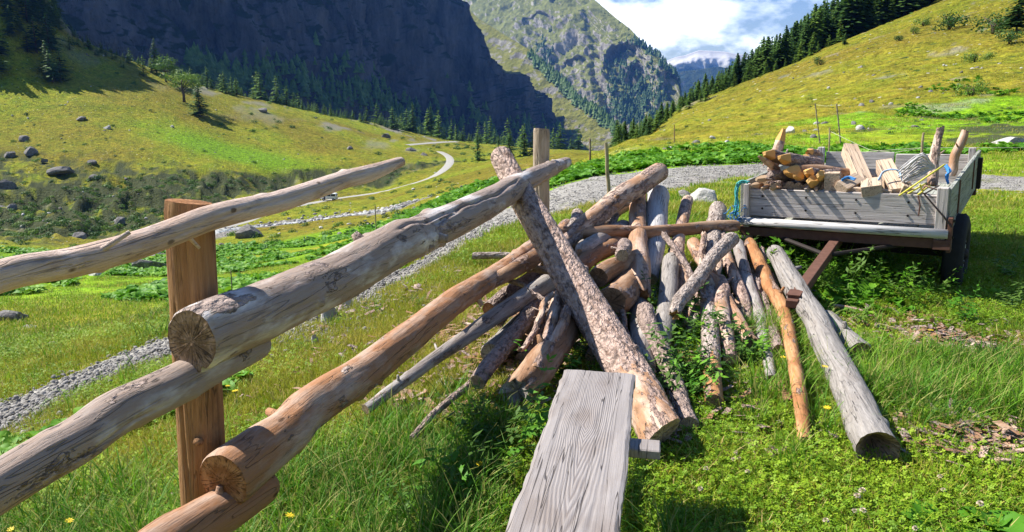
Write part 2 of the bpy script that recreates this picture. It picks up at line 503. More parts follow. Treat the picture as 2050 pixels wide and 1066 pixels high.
def col_attr(me, name, arr):
    a = me.attributes.new(name, 'FLOAT_COLOR', 'POINT')
    a.data.foreach_set('color', np.ascontiguousarray(arr, np.float32).ravel())
az = np.concatenate([np.arange(-180, -44, 4.0), np.arange(-44, -38, .5), np.arange(-38, 38.01, .105), np.arange(38.5, 44, .5), np.arange(44, 180, 4.0)])
rr_ = np.concatenate([[0.02], np.exp(np.linspace(math.log(.35), math.log(800), 500)), [1000, 1400, 2000, 3000, 5000, 9000, 16000]])
A_, R_ = np.meshgrid(np.radians(az), rr_)
gx = R_ * np.sin(A_); gy = R_ * np.cos(A_)
gz = H(gx, gy)
far = sstep(700, 2200, R_); gz = gz * (1 - far) + (-260) * far
nr, na = gx.shape
idx = np.arange(nr * na).reshape(nr, na)
q = np.stack([idx[:-1, :], np.roll(idx, -1, 1)[:-1, :], np.roll(idx, -1, 1)[1:, :], idx[1:, :]], -1).reshape(-1, 4)
V = np.stack([gx, gy, gz], -1).reshape(-1, 3)

def ground_material():
    t = NT('meadow_turf')
    P = t.coord('World')
    r2 = t.n('VectorMath', {'operation': 'LENGTH'}, i0=P).outputs['Value']
    a = t.n('SeparateColor', Color=t.attr('mask_one')); gr, dr, ea = a.outputs[0], a.outputs[1], a.outputs[2]
    b = t.n('SeparateColor', Color=t.attr('mask_two')); lu, sc = b.outputs[0], b.outputs[1]
    nE = t.noise(P, .75, 8, .7); nA = t.noise(P, .18, 8, .62); nB = t.noise(P, 1.7, 6, .6); nC = t.noise(P, 14, 5, .65); nD = t.noise(P, .045, 5)
    green = t.mix(t.ramp(nB, [(.35, 0), (.65, 1)]), (.12, .185, .008), (.20, .25, .012))
    green = t.mix(t.ramp(nA, [(.38, 0), (.62, 1)]), green, (.26, .26, .016))
    dry = t.mix(t.ramp(nA, [(.35, 0), (.65, 1)]), (.155, .135, .010), (.205, .155, .018))
    lush = t.mix(t.ramp(nB, [(.35, 0), (.65, 1)]), (.10, .21, .006), (.19, .32, .008))
    f = t.math('ADD', dr, t.math('MULTIPLY', t.math('SUBTRACT', nB, .5), 1.5), True)
    c = t.mix(f, green, dry)
    f = t.ramp(t.math('ADD', lu, t.math('MULTIPLY', t.math('SUBTRACT', nB, .5), .9), True), [(.3, 0), (.7, 1)])
    c = t.mix(f, c, lush)
    # flecks: tufts and small pale stones
    vo = t.n('TexVoronoi', Vector=P, Scale=.55).outputs['Distance']
    st = t.ramp(t.math('ADD', vo, t.math('MULTIPLY', nC, .05)), [(.10, 1), (.13, 0)])
    c = t.mix(t.math('MULTIPLY', st, t.math('GREATER_THAN', r2, 60)), c, (.42, .40, .34))
    vs_ = t.n('TexVoronoi', Vector=t.n('VectorMath', {'operation': 'ADD'}, i0=P, i1=(7.7, 3.1, 0)).outputs[0], Scale=.35).outputs['Distance']
    sh = t.ramp(t.math('ADD', vs_, t.math('MULTIPLY', nB, .25)), [(.24, 1), (.32, 0)])
    c = t.mix(t.math('MULTIPLY', sh, t.math('GREATER_THAN', r2, 70)), c, (.055, .085, .015))
    c = t.hsv(c, .5, 1.0, t.n('MapRange', Value=nE, i1=.3, i2=.7, i3=.45, i4=1.85).outputs[0])
    rock = t.mix(t.noise(P, .9, 6), (.16, .14, .12), (.40, .38, .34))
    c = t.mix(t.math('MULTIPLY', sc, .85), c, rock)
    ec = t.mix(t.noise(P, .8, 6, .7), (.028, .048, .012), (.10, .105, .045))
    c = t.mix(t.ramp(ea, [(.15, 0), (.7, 1)]), c, ec)
    vg = t.n('TexVoronoi', Vector=P, Scale=28.0)
    gcol = t.mix(t.n('SeparateColor', Color=vg.outputs['Color']).outputs[0], (.17, .155, .135), (.36, .335, .295))
    gf = t.ramp(t.math('ADD', gr, t.math('MULTIPLY', t.math('SUBTRACT', nC, .5), .8), True), [(.42, 0), (.58, 1)])
    c = t.mix(gf, c, gcol)
    hgt = t.math('ADD', t.math('MULTIPLY', nB, t.math('MULTIPLY', t.math('MINIMUM', r2, 200), .02)), t.math('MULTIPLY', nC, .08))
    nrm = t.bump(hgt, .6, .8)
    return t.done(c, .9, nrm, spec=.1)
MG = ground_material()
ground = mesh_obj('ground', V, q, MG)
tag(ground, kind='structure')
g1 = ground_masks(V[:, 0], V[:, 1], V[:, 2])
col_attr(ground.data, 'mask_one', np.stack([g1[0], g1[1], g1[2], np.ones(len(V))], -1))
col_attr(ground.data, 'mask_two', np.stack([g1[3], g1[4], g1[3] * 0, np.ones(len(V))], -1))

def ribbon(name, pl, w, dz, mat, nw=9, seed=1, jitter=.25, step=None, off=0.0, kind='structure'):
    # resample
    d = np.r_[0, np.cumsum(np.hypot(*np.diff(pl, axis=0).T))]
    n = int(d[-1] / step) + 2
    s = np.linspace(0, d[-1], n)
    x = np.interp(s, d, pl[:, 0]); y = np.interp(s, d, pl[:, 1])
    tx = np.gradient(x); ty = np.gradient(y); L = np.hypot(tx, ty); nx, ny = ty / L, -tx / L
    W = w(np.stack([x, y], -1)) if callable(w) else np.full(n, w)
    e1 = W * (1 + jitter * fbm(s / (w if not callable(w) else 1.2) * 1.6, 1.5, 0, 4, seed)); e2 = W * (1 + jitter * fbm(s / (w if not callable(w) else 1.2) * 1.6, 7.5, 0, 4, seed + 9))
    vs_ = []
    for k in range(nw):
        f = k / (nw - 1) * 2 - 1
        o = np.where(f < 0, f * e1, f * e2) + off
        X = x + nx * o; Y = y + ny * o
        Z = H(X, Y) + dz * (1.0 if abs(f) < .99 else -1.0)
        vs_.append(np.stack([X, Y, Z], -1))
    Vr = np.stack(vs_, 1).reshape(-1, 3)
    i = np.arange(n * nw).reshape(n, nw)
    qq = np.stack([i[:-1, :-1], i[:-1, 1:], i[1:, 1:], i[1:, :-1]], -1).reshape(-1, 4)[:, ::-1]
    o = mesh_obj(name, Vr, qq, mat)
    return tag(o, kind=kind)
def gravel_material():
    t = NT('path_gravel'); P = t.coord('World')
    vg = t.n('TexVoronoi', Vector=P, Scale=26.0); vb = t.n('TexVoronoi', Vector=P, Scale=9.0)
    g = t.mix(t.n('SeparateColor', Color=vg.outputs['Color']).outputs[0], (.18, .17, .15), (.40, .38, .34))
    g2 = t.mix(t.n('SeparateColor', Color=vb.outputs['Color']).outputs[1], (.22, .205, .18), (.34, .32, .285))
    c = t.mix(t.ramp(t.noise(P, 1.5, 5), [(.4, 0), (.6, 1)]), g, g2)
    c = t.mix(t.ramp(t.noise(P, .9, 6, .6), [(.57, 0), (.66, 1)]), c, (.13, .14, .035))
    h = t.math('SUBTRACT', 1.0, vg.outputs['Distance'])
    return t.done(c, .95, t.bump(h, .03, .8), spec=.15)
MGR = gravel_material()
def pathw(p): return np.interp(p[:, 1], [0, 4, 9, 13, 17, 40], [.17, .19, .42, .95, 1.5, 1.5])
o = ribbon('path', PATH, pathw, .012, MGR, 13, 3, .5, .12, off=-.25)
t = NT('track_dust'); P = t.coord('World')
MRD = t.done(t.mix(t.noise(P, .8, 5), (.28, .27, .235), (.38, .36, .32)), .95, spec=.1)
ribbon('road', ROAD, 1.9, .10, MRD, 7, 5, .1, 2.0)
ribbon('side_road', ROAD2, 1.8, .12, MRD, 7, 6, .1, 2.0)
t = NT('stream_water'); P = t.coord('World')
nw_ = t.noise(P, .9, 6, .6)
cw = t.mix(t.ramp(nw_, [(.42, 0), (.55, 1)]), (.10, .12, .13), (.62, .62, .60))
MW = t.done(cw, .25, t.bump(nw_, .15, .6), spec=.5)
ribbon('stream', STREAM, 2.1, .12, MW, 7, 8, .45, 1.2)

# ------------------------------------------------------------------ mountains
def rock_material(name, grass, grass2, rockA, rockB, slope0, slope1, scale, dark=None):
    t = NT(name); P = t.coord('World')
    nz = t.n('SeparateXYZ', Vector=t.n('NewGeometry').outputs['Normal']).outputs['Z']
    n1 = t.noise(P, scale, 8, .65); n2 = t.noise(P, scale * 6, 7, .65)
    n3 = t.noise(t.n('Mapping', Vector=P, Scale=(1, 1, .25)).outputs[0], scale * 3, 7, .7)
    f = t.math('ADD', nz, t.math('MULTIPLY', t.math('SUBTRACT', n1, .5), .9))
    f = t.math('ADD', f, t.math('MULTIPLY', t.math('SUBTRACT', n2, .5), .35))
    gm = t.ramp(f, [(slope0, 0), (slope1, 1)])
    g = t.mix(t.ramp(n2, [(.35, 0), (.65, 1)]), grass, grass2)
    rk = t.mix(t.ramp(n3, [(.35, 0), (.65, 1)]), rockA, rockB)
    c = t.mix(gm, rk, g)
    h = t.math('ADD', n3, t.math('MULTIPLY', n2, .6))
    return t.done(c, .95, t.bump(h, 2.5 / scale * .12, .9), spec=.05)
def sheet(name, pxs, crest, base, plane, D, mat, disp, rows=200, carve=None, back=400, power=1.0, minY=0):
    """terrain face: image-wide grid carried out to a real inclined plane far away, then given relief"""
    n = Vector(plane).normalized()
    px = np.asarray(pxs, float)
    cy = np.interp(px, *zip(*crest)); by = np.interp(px, *zip(*base))
    s = np.linspace(0, 1, rows)[:, None] ** power
    PYs = by[None, :] * (1 - s) + cy[None, :] * s
    a = (px[None, :] - 1025) / F; b = (PYs - 533) / F
    dy = CP - b * SP; dx = a / dy; dz = (-SP - b * CP) / dy
    den = dx * n.x + n.y + dz * n.z
    Y = -D / np.minimum(den, -0.04)
    if carve is not None: Y = Y + carve(px[None, :] + 0 * PYs, PYs)
    X = dx * Y; Z = CAM_H + dz * Y
    d = disp(X, Y, Z, s + 0 * X)
    X = X + n.x * d; Y = Y + n.y * d; Z = Z + n.z * d
    # back of the crest
    Xb = X[-1:] * 1.15 + 0; Yb = Y[-1:] + back; Zb = Z[-1:] - back * .8
    X = np.vstack([X, Xb]); Y = np.vstack([Y, Yb]); Z = np.vstack([Z, Zb])
    Vv = np.stack([X, Y, Z], -1).reshape(-1, 3)
    i = np.arange(X.size).reshape(X.shape)
    qq = np.stack([i[:-1, :-1], i[:-1, 1:], i[1:, 1:], i[1:, :-1]], -1).reshape(-1, 4)
    o = mesh_obj(name, Vv, qq, mat)
    tag(o, kind='structure')
    return o, (X[:-1], Y[:-1], Z[:-1], px, PYs)

# the cliff in its own shade
cliff_crest = [(-400,-280),(500,-220),(800,-130),(870,-50),(895,0),(910,55),(928,90),(956,109),(986,137),(1030,172),(1062,195),(1078,235),(1118,263),(1168,304),(1190,325)]
cliff_base = [(-400,200),(0,140),(150,118),(300,175),(450,225),(600,258),(800,300),(1000,330),(1190,335)]
def dcl(X, Y, Z, s):
    k = Y / 1500
    a = 85 * ridged(X / 210 + Z / 300, Y / 210, Z / 600, 5, 61) + 26 * ridged(X / 45, Y / 45, Z / 90, 4, 62) + 8 * fbm(X / 12, Y / 12, Z / 16, 3, 63)
    return a * np.minimum(k, 1.6) * .8 * sstep(0, .1, s) * (.25 + .75 * sstep(1.0, .85, s))
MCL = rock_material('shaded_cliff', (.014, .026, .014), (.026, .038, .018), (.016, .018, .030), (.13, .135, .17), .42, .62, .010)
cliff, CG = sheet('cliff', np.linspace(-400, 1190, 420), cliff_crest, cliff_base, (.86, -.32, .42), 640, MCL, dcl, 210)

# sunlit grass slope further down the valley
hs_crest = [(820,-120),(880,-40),(960,40),(1062,101),(1110,150),(1158,192),(1200,225),(1229,253),(1262,292)]
hs_base = [(820,340),(1262,345)]
def dhs(X, Y, Z, s):
    return (26 * fbm(X / 160, Y / 160, Z / 160, 4, 71) + 7 * ridged(X / 50, Y / 50, Z / 80, 4, 72) + 2 * fbm(X / 12, Y / 12, Z / 12, 3, 73)) * (.2 + .8 * sstep(1.0, .9, s))
MHS = rock_material('sunlit_slope', (.16, .17, .03), (.25, .24, .06), (.20, .18, .15), (.36, .34, .30), .50, .66, .010)
hillside, HG = sheet('hillside', np.linspace(820, 1262, 240), hs_crest, hs_base, (-.42, -.55, .72), 1280, MHS, dhs, 170, back=250)

# the rocky mountain with gullies
m_crest = [(760,-330),(900,-230),(1000,-150),(1100,-70),(1190,0),(1215,22),(1240,42),(1262,58),(1280,78),(1300,100),(1322,118),(1340,138),(1356,155),(1364,172),(1367,200),(1369,330)]
m_base = [(760,345),(1369,348)]
def carve_m(px, py):
    c = 0 * px
    gul = [(1150,-60),(1182,20),(1192,70),(1202,130),(1206,180),(1222,215),(1240,262)]
    gy_ = np.array([g[1] for g in gul]); gx_ = np.array([g[0] for g in gul])
    gxx = np.interp(py, gy_, gx_)
    dd = px - gxx + 5 * fbm(py / 18, 2.2, 0, 3, 77)
    c += 60 * np.exp(-(dd / 9) ** 2) * sstep(-60, 60, py)
    # cliff bays: wall that turns away from the sun
    for (cx, cy, rx, ry, am) in ((1262,150,42,48,110), (1292,200,30,50,60), (1352,185,14,34,60), (1165,135,34,11,40), (1140,20,28,22,60), (1090,60,30,14,40)):
        e = ((px - cx) / rx) ** 2 + ((py - cy) / ry) ** 2 + .35 * fbm(px / 16, py / 16, 0, 3, 78)
        c += am * sstep(1.15, .55, e)
    # strata steps
    st_ = py + .25 * (px - 1200) + 9 * fbm(px / 40, py / 40, 0, 3, 79)
    c += 26 * (np.mod(st_ / 19, 1.0)) * sstep(75, 110, py) * (px < 1370) * sstep(1040, 1120, px)
    return c
def dm(X, Y, Z, s):
    return (70 * ridged(X / 300 + .3, Y / 300, Z / 500, 5, 81) + 22 * ridged(X / 70, Y / 70, Z / 150, 4, 82) + 6 * fbm(X / 18, Y / 18, Z / 18, 3, 83)) * (.12 + .88 * sstep(1.0, .9, s))
MMT = rock_material('gully_rock', (.17, .19, .045), (.25, .255, .08), (.22, .20, .18), (.46, .43, .38), .32, .46, .0075)
mountain, MMG = sheet('mountain', np.linspace(760, 1369, 330), m_crest, m_base, (-.56, -.46, .70), 1680, MMT, dm, 250, carve=carve_m, back=700)

# far blue range
f_crest = [(1200,170),(1300,150),(1332,124),(1352,116),(1372,112),(1384,107),(1400,102),(1425,103),(1450,105),(1470,109),(1500,112),(1540,121),(1600,140),(1720,170)]
def df(X, Y, Z, s): return (150 * ridged(X / 700, Y / 700, Z / 900, 5, 91) + 40 * ridged(X / 150, Y / 150, Z / 200, 4, 92)) * (.1 + .9 * sstep(1.0, .85, s))
t = NT('far_rock'); P = t.coord('World')
zz = t.n('SeparateXYZ', Vector=P).outputs['Z']
nf = t.noise(P, .004, 8, .65)
alt = t.ramp(t.math('ADD', t.math('MULTIPLY', zz, .0012), t.math('MULTIPLY', t.math('SUBTRACT', nf, .5), .7)), [(.30, 0), (.42, 1)])
MFR = t.done(t.mix(alt, t.mix(t.ramp(nf, [(.4, 0), (.6, 1)]), (.05, .08, .03), (.13, .14, .07)), (.55, .53, .50)), .95, spec=.05)
sheet('far_mountain', np.linspace(1200, 1720, 200), f_crest, [(1200,340),(1720,340)], (-.15, -.8, .5), 7200, MFR, df, 130, back=900)
sheet('far_ridge', np.linspace(1250, 1640, 160), [(1250,160),(1330,142),(1345,146),(1400,140),(1440,134),(1475,142),(1520,158),(1640,190)], [(1250,340),(1640,340)], (-.15, -.8, .55), 5400,
      rock_material('far_forest', (.035, .06, .025), (.07, .09, .04), (.15, .15, .13), (.22, .21, .19), .35, .55, .004), lambda X, Y, Z, s: df(X, Y, Z, s) * .5, 90, back=600)

# ------------------------------------------------------------------ haze
hb = MB(); ztop = max(float(np.array(ob.bound_box)[:, 2].max()) for ob in COL.objects if ob.type == 'MESH') + 25
print('highest', ztop)
hb.box((500, 3800, (ztop - 350) / 2), (15000, 16000, ztop + 350))
t = NT('valley_air')
pv = t.t.nodes.new('ShaderNodeVolumePrincipled')
pv.inputs['Color'].default_value = (.12, .34, 1.0, 1)
pv.inputs['Density'].default_value = 5.0e-5
pv.inputs['Anisotropy'].default_value = 0.2
t.t.links.new(pv.outputs[0], t.out.inputs['Volume'])
haze = hb.build('haze', t.mat)
tag(haze, kind='stuff')
# ------------------------------------------------------------------ wood
def wood(name, base, base2, bark=0.0, patch=(.30, .13, .05), patch_amt=.3, crack=.5, barkcol=((.19, .125, .095), (.40, .31, .26)), rough=.72, dark=.0, plate=30):
    t = NT(name)
    rnd = t.rand()
    off = t.n('CombineXYZ', X=t.math('MULTIPLY', rnd, 37.0), Y=t.math('MULTIPLY', rnd, 11.0), Z=t.math('MULTIPLY', rnd, 73.0)).outputs[0]
    P0 = t.n('TexCoord').outputs['Object']
    P0 = t.n('VectorMath', {'operation': 'ADD'}, i0=P0, i1=off).outputs[0]
    def mp(sx, sz): return t.n('Mapping', Vector=P0, Scale=(sx, sx, sz)).outputs[0]
    st = t.noise(mp(60, 3.5), 1, 5, .6); lo = t.noise(mp(7, 2.4), 1, 5, .6); md = t.noise(mp(22, 9), 1, 5, .65)
    c = t.mix(t.ramp(st, [(.35, 0), (.65, 1)]), base, base2)
    c = t.mix(t.math('MULTIPLY', t.ramp(lo, [(.62 - patch_amt * .35, 0), (.70 - patch_amt * .25, 1)]), .85), c, patch)
    # grime in streaks
    c = t.mix(t.math('MULTIPLY', t.ramp(md, [(.30, 1), (.44, 0)]), .55), c, tuple(x * .42 for x in base))
    # drying cracks along the grain
    cr = t.noise(t.n('Mapping', Vector=P0, Scale=(26, 26, 1.3)).outputs[0], 1, 3, .5, .4)
    crk = t.math('MULTIPLY', t.ramp(t.math('ABSOLUTE', t.math('SUBTRACT', cr, .5)), [(.003, 1), (.011, 0)]), crack)
    crk = t.math('MULTIPLY', crk, t.ramp(lo, [(.42, .15), (.55, 1)]))
    c = t.mix(crk, c, tuple(x * .2 for x in base))
    # knots
    kv = t.n('TexVoronoi', Vector=mp(9, 4.5), Scale=1.0, Randomness=1.0).outputs['Distance']
    kn = t.ramp(t.math('ADD', kv, t.math('MULTIPLY', md, .06)), [(.085, 1), (.12, 0)])
    c = t.mix(kn, c, tuple(x * .28 for x in patch))
    fi = t.noise(mp(170, 9), 1, 4, .7)
    c = t.mix(t.math('MULTIPLY', t.ramp(fi, [(.35, 1), (.6, 0)]), .35), c, tuple(x * .55 for x in base))
    h = t.math('ADD', t.math('MULTIPLY', fi, .35), t.math('ADD', t.math('MULTIPLY', st, .4), t.math('MULTIPLY', md, .45)))
    h = t.math('SUBTRACT', h, t.math('MULTIPLY', crk, .8))
    if bark > 0:
        pv = t.n('TexVoronoi', {'feature': 'F1'}, Vector=t.n('VectorMath', {'operation': 'ADD'}, i0=mp(plate * 1.0, plate * .55), i1=t.n('VectorMath', {'operation': 'SCALE'}, i0=t.noise(mp(30, 16), 1, 4, col=True), Scale=2.6).outputs[0]).outputs[0], Scale=1.0)
        bc = t.mix(t.n('SeparateColor', Color=pv.outputs['Color']).outputs[0], barkcol[0], barkcol[1])
        bc = t.mix(t.ramp(md, [(.4, 0), (.62, 1)]), bc, tuple(x * 1.15 for x in barkcol[1]))
        edge = t.ramp(pv.outputs['Distance'], [(.52, 0), (.95, 1)])
        bc = t.mix(t.math('MULTIPLY', edge, .8), bc, (.045, .028, .02))
        bh = t.math('SUBTRACT', 1.0, pv.outputs['Distance'])
        if bark >= 1:
            c = bc; h = t.math('MULTIPLY', bh, 1.4)
        else:
            bn = t.noise(mp(9, 3.2), 1, 6, .62, .3)
            m = t.ramp(bn, [(.66 - bark * .34, 0), (.675 - bark * .34, 1)])
            c = t.mix(m, c, bc)
            h = t.math('ADD', t.math('MULTIPLY', h, .5), t.math('MULTIPLY', m, t.math('ADD', .7, bh)))
    if dark: c = t.mix(dark, c, (.05, .04, .035))
    return t.done(c, rough, t.bump(h, .016, 1.0), spec=.25)
def endgrain(name, a, b, ring=34, rough=.85):
    t = NT(name)
    v = t.attr('ring', 'Vector')
    n = t.noise(v, 2.2, 4, .6)
    ln = t.n('VectorMath', {'operation': 'LENGTH'}, i0=v).outputs['Value']
    w = t.math('SINE', t.math('ADD', t.math('MULTIPLY', ln, ring), t.math('MULTIPLY', n, 7.0)))
    c = t.mix(t.math('MULTIPLY', t.math('ADD', w, 1.0), .5), a, b)
    sp = t.n('TexNoise', Vector=v, Scale=9, Detail=6).outputs['Fac']
    c = t.mix(t.ramp(sp, [(.5, 0), (.7, .7)]), c, tuple(x * .35 for x in a))
    # radial checks
    sx = t.n('SeparateXYZ', Vector=v)
    an = t.math('ARCTAN2', sx.outputs[0], sx.outputs[1])
    rc = t.n('TexNoise', Vector=t.n('CombineXYZ', X=t.math('MULTIPLY', an, 2.2), Y=t.math('MULTIPLY', ln, .8), Z=t.rand()).outputs[0], Scale=1.5, Detail=4, Distortion=.6).outputs['Fac']
    ck = t.ramp(t.math('ABSOLUTE', t.math('SUBTRACT', rc, .52)), [(.004, 1), (.014, 0)])
    c = t.mix(t.math('MULTIPLY', ck, .7), c, (.04, .028, .02))
    h = t.math('SUBTRACT', sp, ck)
    return t.done(c, rough, t.bump(h, .006, .9), spec=.15)
PINKBARK = ((.16, .092, .065), (.42, .295, .235))
W_HERO = wood('scaly_pine_bark', (.4, .3, .2), (.5, .4, .3), bark=1, barkcol=((.20, .12, .085), (.48, .35, .285)), plate=40)
W_BARK = wood('dark_bark', (.4, .3, .2), (.5, .4, .3), bark=1, barkcol=((.13, .09, .072), (.36, .27, .225)), plate=46)
W_BGREY = wood('grey_bark', (.4, .3, .2), (.5, .4, .3), bark=.82, barkcol=((.17, .12, .095), (.42, .35, .30)), plate=50)
W_HALF = wood('half_peeled', (.50, .36, .27), (.60, .46, .36), bark=.50, patch=(.36, .17, .07), patch_amt=.5, barkcol=PINKBARK, plate=42)
W_PEEL = wood('peeled_pale', (.54, .38, .28), (.66, .50, .39), bark=.34, patch=(.40, .19, .08), patch_amt=.65, barkcol=PINKBARK, plate=42)
W_TAN = wood('peeled_tan', (.37, .235, .145), (.48, .33, .225), bark=.32, patch=(.24, .11, .045), patch_amt=.75, barkcol=PINKBARK)
W_ORNG = wood('peeled_orange', (.46, .22, .085), (.55, .31, .15), bark=.30, patch=(.30, .12, .04), patch_amt=.5, barkcol=((.17, .10, .07), (.36, .25, .19)))
W_GREY = wood('weathered_grey', (.26, .235, .21), (.38, .345, .31), patch=(.27, .235, .205), patch_amt=.3, crack=.8)
W_BLUE = wood('weathered_cold_grey', (.30, .265, .235), (.46, .42, .385), patch=(.25, .20, .17), patch_amt=.45, crack=.9, bark=.16)
W_WHITE = wood('bleached', (.44, .42, .41), (.56, .54, .52), patch=(.50, .46, .43), patch_amt=.2, crack=.8)
W_RAIL = wood('silvery_rail', (.62, .56, .52), (.78, .73, .69), patch=(.24, .15, .095), patch_amt=.85, crack=.7, bark=.28, barkcol=((.16, .11, .09), (.36, .28, .24)))
W_RAILT = wood('peeled_rail', (.58, .43, .34), (.68, .54, .45), patch=(.50, .33, .22), patch_amt=.4, crack=.35)
W_RAILO = wood('orange_rail', (.40, .27, .19), (.52, .38, .29), patch=(.34, .14, .045), patch_amt=.65, crack=.6, bark=.12)
W_POST = wood('larch_post', (.30, .15, .062), (.40, .22, .10), patch=(.22, .10, .04), patch_amt=.4, crack=.7)
W_POSTF = wood('pale_post', (.42, .33, .24), (.52, .42, .32), patch=(.33, .24, .16), patch_amt=.3, crack=.8)
C_BROWN = endgrain('cut_brown', (.21, .13, .075), (.33, .22, .14))
C_TAN = endgrain('cut_tan', (.38, .26, .16), (.52, .38, .25))
C_ORNG = endgrain('cut_orange', (.56, .29, .08), (.68, .43, .17))
C_RUST = endgrain('cut_rust', (.26, .11, .04), (.42, .21, .09))
C_GREY = endgrain('cut_grey', (.30, .26, .22), (.42, .38, .33))

def rp(spec, px, py):
    if isinstance(spec, str):
        v = float(spec[1:])
        if spec[0] == 'z': return PZ(px, py, v)
        d = ray(px, py); y = (-1.499 + v) / (d.x - .254)        # 'f': on the upright plane of the fence
        return Vector((0, 0, CAM_H)) + d * y
    return PY(px, py, spec)
def catmull(P, n):
    P = [P[0] * 2 - P[1]] + P + [P[-1] * 2 - P[-2]]
    out = []
    segs = len(P) - 3
    for k in range(n):
        t = k / (n - 1) * segs; i = min(int(t), segs - 1); f = t - i
        a, b, c, d = P[i:i + 4]
        out.append(.5 * ((2 * b) + (c - a) * f + (2 * a - 5 * b + 4 * c - d) * f * f + (3 * b - a - 3 * c + d) * f ** 3))
    return out
USED_LABELS = set()
def make_log(name, label, W, rads, mat, cut=(C_TAN, C_TAN), ends=('cut', 'cut'), bend=.02, knots=6, stubs=1, seed=None, nu=22, dl=.03, amp=.07, cat='log', group=None, bark_depth=0.0, flare=0.0, parent=None, cracks=0, bare=None):
    if not bark_depth and mat.name in ('dark_bark', 'grey_bark', 'half_peeled') and rads[0] > .012:
        bark_depth = .0035; nu = max(nu, 36); dl = min(dl, .014)
    """W: world points along the axis, rads: radius at each; one solid with irregular skin and real end faces"""
    seed = seed if seed is not None else (len(bpy.data.objects) * 13 + 5)
    rs = random.Random(seed)
    A, B = W[0], W[-1]
    L = (B - A).length
    zax = (B - A).normalized()
    q = zax.to_track_quat('Z', 'Y') if abs(zax.z) < .98 else Vector((0, 0, 1)).rotation_difference(zax)
    M = q.to_matrix().to_4x4(); M.translation = A
    Mi = M.inverted()
    n = max(8, int(L / dl)); n = min(n, 260)
    loc = catmull([Mi @ p for p in W], n)
    if len(W) == 2: loc = [Vector((0, 0, L * k / (n - 1))) for k in range(n)]
    rr = np.interp(np.linspace(0, 1, n), np.linspace(0, 1, len(rads)), rads)
    s = np.linspace(0, 1, n)
    bx = bend * fbm(s * 2.2 * max(1, L / 1.5), seed * .37, 0, 3, seed % 97) * np.sin(np.pi * s) ** .5 * 1.6
    by = bend * fbm(s * 2.2 * max(1, L / 1.5), seed * .91, 5, 3, seed % 89) * np.sin(np.pi * s) ** .5 * 1.6
    C = np.array([tuple(p) for p in loc]); C[:, 0] += bx; C[:, 1] += by
    th = np.linspace(0, 2 * np.pi, nu, endpoint=False)
    ct, st = np.cos(th)[None, :], np.sin(th)[None, :]
    zz = C[:, 2:3]
    r = rr[:, None] * (1 + amp * fbm(ct * .9 + seed, st * .9, zz / (rr.mean() * 9), 3, seed % 71) + amp * .5 * fbm(ct * 2.5 + seed, st * 2.5, zz / (rr.mean() * 2.5), 3, seed % 61))
    if bark_depth:
        k = 1 / .016
        r = r + bark_depth * (ridged(rr[:, None] * ct * k, rr[:, None] * st * k, zz * k * .6, 3, 17) - .2)
    for _ in range(knots):
        sz, stt = rs.uniform(.05, .95) * L, rs.uniform(0, 2 * np.pi)
        w = rs.uniform(.10, .35) * rr.mean() + .006; hgt = rs.uniform(.05, .22) * rr.mean()
        dth = (th[None, :] - stt + np.pi) % (2 * np.pi) - np.pi
        r = r + hgt * np.exp(-((zz - sz) ** 2 + (dth * rr[:, None]) ** 2) / (w * w))
    for _ in range(cracks):
        tc = rs.uniform(0, 2 * np.pi); z1, z2 = sorted((rs.uniform(-.1, .8) * L, rs.uniform(.3, 1.1) * L))
        cth = tc + .5 * fbm(zz * 1.6, rs.random() * 50, 0, 3, 7)
        dth = (th[None, :] - cth + np.pi) % (2 * np.pi) - np.pi
        r = r - rr.mean() * .16 * np.exp(-(dth / .075) ** 2) * sstep(z1, z1 + .15, zz) * sstep(z2, z2 - .15, zz)
    r = r * (1 + .012 * vnoise(th[None, :] * 5 + seed, zz * 1.2, 0, 9) + .008 * vnoise(ct * 9, st * 9, zz * 3, 10))
    if flare: r = r * (1 + flare * np.exp(-zz / (rr[0] * 1.5)))
    Z = np.repeat(zz, nu, 1)
    X = C[:, 0:1] + r * ct; Y = C[:, 1:2] + r * st
    # ends
    for e, kind in enumerate(ends):
        k0 = 0 if e == 0 else n - 1; sg = -1 if e == 0 else 1
        dz = np.abs(zz - C[k0, 2]); R0 = rr[k0]
        if kind == 'slant':
            Z += sg * R0 * .55 * np.exp(-dz / (R0 * .8)) * np.cos(th[None, :] + seed)
        elif kind == 'split':
            Z += sg * R0 * (1.1 * vnoise(th * 2.6, seed * 1.3, 0, 3)[None, :] + .5 * vnoise(th * 7, seed, 0, 4)[None, :]) * np.exp(-dz / (R0 * .8))
        elif kind == 'round':
            f = np.sqrt(np.clip(1 - np.clip(1 - dz / (R0 * 1.1), 0, 1) ** 2 * .93, .04, 1)); X = C[:, 0:1] + (X - C[:, 0:1]) * f; Y = C[:, 1:2] + (Y - C[:, 1:2]) * f
        elif kind == 'cut':
            Z += sg * R0 * .10 * np.exp(-dz / (R0 * .5)) * np.cos(th[None, :] + seed * .7)
            f = 1 - .07 * np.exp(-dz / .006); X = C[:, 0:1] + (X - C[:, 0:1]) * f; Y = C[:, 1:2] + (Y - C[:, 1:2]) * f
    edge_n = fbm(np.cos(th) * 1.6 + seed, np.sin(th) * 1.6, 0, 4, 12) * 2.2
    if bare: r_dummy = 0
    V = np.stack([X, Y, Z], -1).reshape(-1, 3)
    i = np.arange(n * nu).reshape(n, nu)
    faces = [tuple(f) for f in np.stack([i[:-1], np.roll(i, -1, 1)[:-1], np.roll(i, -1, 1)[1:], i[1:]], -1).reshape(-1, 4)]
    mi = [0] * len(faces)
    V = [tuple(v) for v in V]; ring = [(0, 0, 0)] * len(V)
